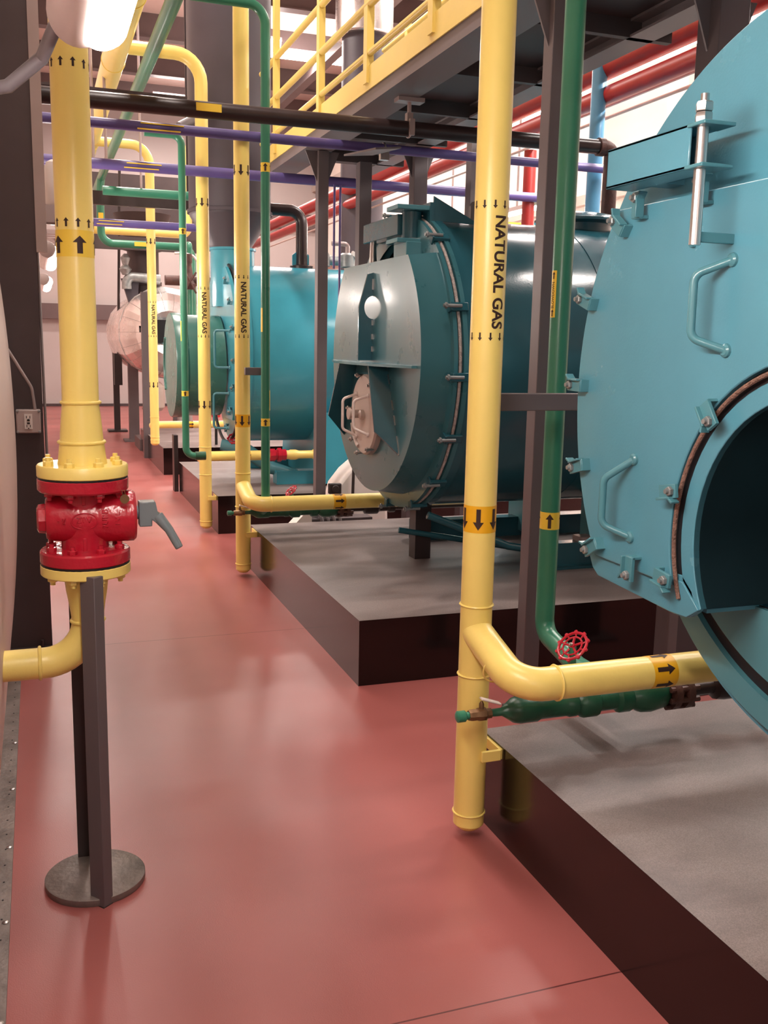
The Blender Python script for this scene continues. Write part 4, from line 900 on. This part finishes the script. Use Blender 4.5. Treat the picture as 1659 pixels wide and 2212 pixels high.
MB().box((5.55, 10.2, 3.22), (5.65, 14, 3.27)).build('housing', 'fixture_grey', t); MB().box((5.565, 10.25, 3.185), (5.635, 13.95, 3.22)).build('diffuser', 'tube_glow', t)
MB().box((5.59, 11, 3.27), (5.61, 11.02, 7)).build('suspension', 'conduit', t)
MB().box((5.59, 13, 3.27), (5.61, 13.02, 7)).build('suspension', 'conduit', t)
area('strip_glow', (5.6, 12, 3.16), .08, 3.6, 90, (1, .9, .84))
for i, (y, l) in enumerate(((8.6, 'nearest'), (11.2, 'middle'), (14.0, 'farthest'))):
    o = MB().box((6.1, y, 0), (6.22, y+.16, 7)).build('wall_column', 'white_paint'); tag(o, l+' white wall column standing along the right wall', 'column', 'white wall columns')
o = MB().tube([(5.5, 10.5, 0), (5.5, 10.5, 3.4)], .05, 0, 14).build('green_far_pipe', 'green'); tag(o, 'distant green vertical pipe behind the red pipes', 'pipe')
o = MB().box((4.9, 10.2, 2.65), (5.25, 10.3, 2.98)).box((5.05, 10.22, 0), (5.1, 10.28, 2.65)).build('yellow_panel', 'label_yellow'); tag(o, 'small yellow panel beyond the davit of the drum boiler', 'panel')

# ceiling strips; all but the glaring one are added to light the far end
for (x0, x1, y, z, l) in ((3.95, 5.45, 17.4, 6.5, 'glaring ceiling light strip between the yellow railing posts'), (2.9, 3.9, 16.2, 6.3, 'added light strip behind the wide flue stack, brightening the far end'), (2.4, 3.8, 21.0, 6.4, 'added farthest light strip near the end wall, brightening the aisle end')):
    t = thing('ceiling_strip', l, 'light', ((x0+x1)/2, y, z), 'ceiling light strips')
    MB().box((x0, y-.05, z+.03), (x1, y+.05, z+.09)).build('housing', 'fixture_grey', t)
    MB().box((x0+.03, y-.12, z-.05), (x1-.03, y+.12, z+.03)).build('diffuser', 'tube_glow', t)
    area('ceiling_strip_glow', ((x0+x1)/2, y, z-.07), x1-x0-.1, .2, 130, WARM)

# ================================================================== left wall items
t = thing('steel_column', 'broad dark steel wall column at the left with an outlet box', 'column', (-.07, 5.2, 0))
MB().box((-.20, 5.10, 0), (.018, 5.12, 7.0)).build('flange', 'steel_dark', t)
MB().box((-.10, 5.12, 0), (-.085, 5.34, 7.0)).box((-.2, 5.34, 0), (.012, 5.36, 7.0)).build('web', 'steel_dark', t)
MB().box((.018, 5.095, 2.0), (.068, 5.125, 7.0)).build('edge_strip', 'conduit', t)  # flange edge, its bright reflection put in as a paler colour
MB().box((-.24, 5.06, 0), (.02, 5.4, .02)).cyl((-.03, 5.075, .02), (-.03, 5.075, .06), .008, seg=8).build('base_plate', 'steel_dark', t)
t = thing('outlet_box', 'square grey electrical outlet box on the left column', 'outlet', (-.052, 5.09, 1.185))
MB().box((-.109, 5.05, 1.127), (.006, 5.10, 1.243)).build('box', 'outlet_box', t, bevel=.006)
MB().box((-.070, 5.046, 1.149), (-.033, 5.052, 1.222)).build('faceplate', 'white_plastic', t)
s_ = MB()
for dz in (.022, -.022):
    s_.box((-.061, 5.0445, 1.185+dz-.006), (-.058, 5.047, 1.185+dz+.006)).box((-.045, 5.0445, 1.185+dz-.006), (-.042, 5.047, 1.185+dz+.006)).cyl((-.052, 5.0445, 1.185+dz-.011), (-.052, 5.047, 1.185+dz-.011), .003, seg=8)
s_.box((-.058, 5.044, 1.187), (-.045, 5.047, 1.196)).box((-.058, 5.044, 1.173), (-.045, 5.047, 1.181)).build('sockets', 'black', t)
s_ = MB()
for x in (-.102, -.001):
    for z in (1.134, 1.236): s_.lathe((x, 5.05, z), (0, -1, 0), [(.007, 0), (.007, .003), (.003, .005)], 10)
s_.build('screws', 'steel_dull', t)
o = MB().tube([(-.19, 5.06, 1.62), (-.13, 5.06, 1.53), (-.03, 5.06, 1.35), (-.018, 5.06, 1.24)], .0075, .08, 10).build('bent_conduit', 'conduit'); tag(o, 'thin bent conduit running down to the outlet box', 'conduit')
o = MB().tube([(.022, 5.2, 2.2), (.030, 5.2, .9), (.034, 5.2, .35)], .007, 0, 8).build('straight_conduit', 'conduit'); tag(o, 'thin straight conduit down the right side of the left column', 'conduit')
# vapor tight fixtures
def fixture(x, y0, y1, z, lab, power):
    t = thing('wall_light', lab, 'light', (x, y0, z), 'tubular lights along the left wall')
    h = MB().lathe((x-.012, y0, z+.01), (0, 1, 0), [(.030, -.012), (.052, 0), (.055, .02), (.055, y1-y0-.02), (.052, y1-y0), (.030, y1-y0+.012)], 28); h.build('housing', 'fixture_grey', t)
    l = MB().lathe((x+.022, y0+.02, z-.008), (0, 1, 0), [(.020, -.02), (.040, 0), (.046, .03), (.046, y1-y0-.07), (.040, y1-y0-.04), (.020, y1-y0-.02)], 28); l.build('lens', 'lens', t)
    MB().box((-.2, y0+.25, z), (x-.05, y0+.29, z+.03)).box((-.2, y1-.29, z), (x-.05, y1-.25, z+.03)).build('bracket', 'post', t)
    return t
fixture(.105, .72, 1.90, 2.145, 'nearest glaring tube light at the upper left corner', 0)
fixture(.100, 6.75, 7.95, 2.14, 'second glaring tube light, just behind the left gas pipe', 0)
fixture(.095, 9.5, 10.7, 2.10, 'small far tube light low beside the left column', 0)
fixture(.118, -2.4, -1.1, 2.135, 'tube light on the left wall behind the photographer', 0)
o = MB().tube([(-.2, 2.0, 2.045), (-.09, 2.0, 2.035), (-.03, 2.0, 2.05), (.03, 1.98, 2.10), (.055, 1.90, 2.14)], .0125, 0, 12).build('flexible_conduit', 'grey_tube'); tag(o, 'dark flexible conduit curving up to the nearest tube light', 'conduit')
t = thing('wall_canister', 'pale rounded canister on the left wall just above the second tube light', 'canister', (.12, 6.0, 2.4))
MB().lathe((.135, 6.0, 2.33), (0, 0, 1), [(.05, 0), (.055, .01), (.055, .2), (.045, .235), (.02, .25)], 28).build('cap', 'white_paint', t)
MB().box((.08, 5.95, 2.235), (.16, 6.05, 2.33)).box((.05, 5.98, 2.225), (.18, 6.02, 2.235)).build('bracket', 'fixture_grey', t)
lo = MB()
for i in range(9): lo.box((-.12, 12+i*.9, 2.75+.06*i), (.6, 12.1+i*.9, 2.80+.06*i))
o = lo.build('louvre_rack', 'conduit'); tag(o, 'stack of thin pale horizontal bars beside the top of the left column', 'rack')

# white burner covers on the floor between pads
t = thing('burner_cover', 'large white curved cover standing between drum boiler and turquoise boiler', 'cover', (2.4, 7.6, 0))
cv = MB(); vs = []; fs = []
prof = [(2.14, .38), (2.17, .50), (2.26, .61), (2.36, .69), (2.42, .74), (2.60, .70), (2.62, .0), (2.14, .0)]
cv.poly([(x*.973+.05, 7.25, z) for x, z in prof], (0, 1, 0), .28); cv.build('shell', 'white_paint', t, bevel=.03)
MB().box((2.09, 7.08, .44), (2.19, 7.12, .52)).lathe((2.14, 7.08, .48), (0, -1, 0), [(.03, 0), (.03, .01)], 12).build('latch', 'post_dark', t, bevel=.008)
MB().cyl((2.27, 7.07, 0), (2.285, 7.07, .80), .012, seg=8).build('rod', 'post_dark', t)
t = thing('small_burner_cover', 'small white pointed cover with dark ribs behind the middle pad edge', 'cover', (1.85, 6.9, 0))
MB().poly([(1.72, 6.85, 0), (1.72, 6.85, .25), (1.80, 6.85, .335), (1.87, 6.85, .375), (1.87, 6.85, 0)], (0, 1, 0), .14).build('shell', 'white_paint', t)
rb = MB()
for i in range(4): rb.ring((1.92+.05*i, 6.85, .27), (1, .3, 0), .09-.006*i, .014, 20, 6)
rb.build('ribs', 'post', t)
MB().box((1.86, 6.8, 0), (2.35, 6.95, .30)).build('base', 'post', t)
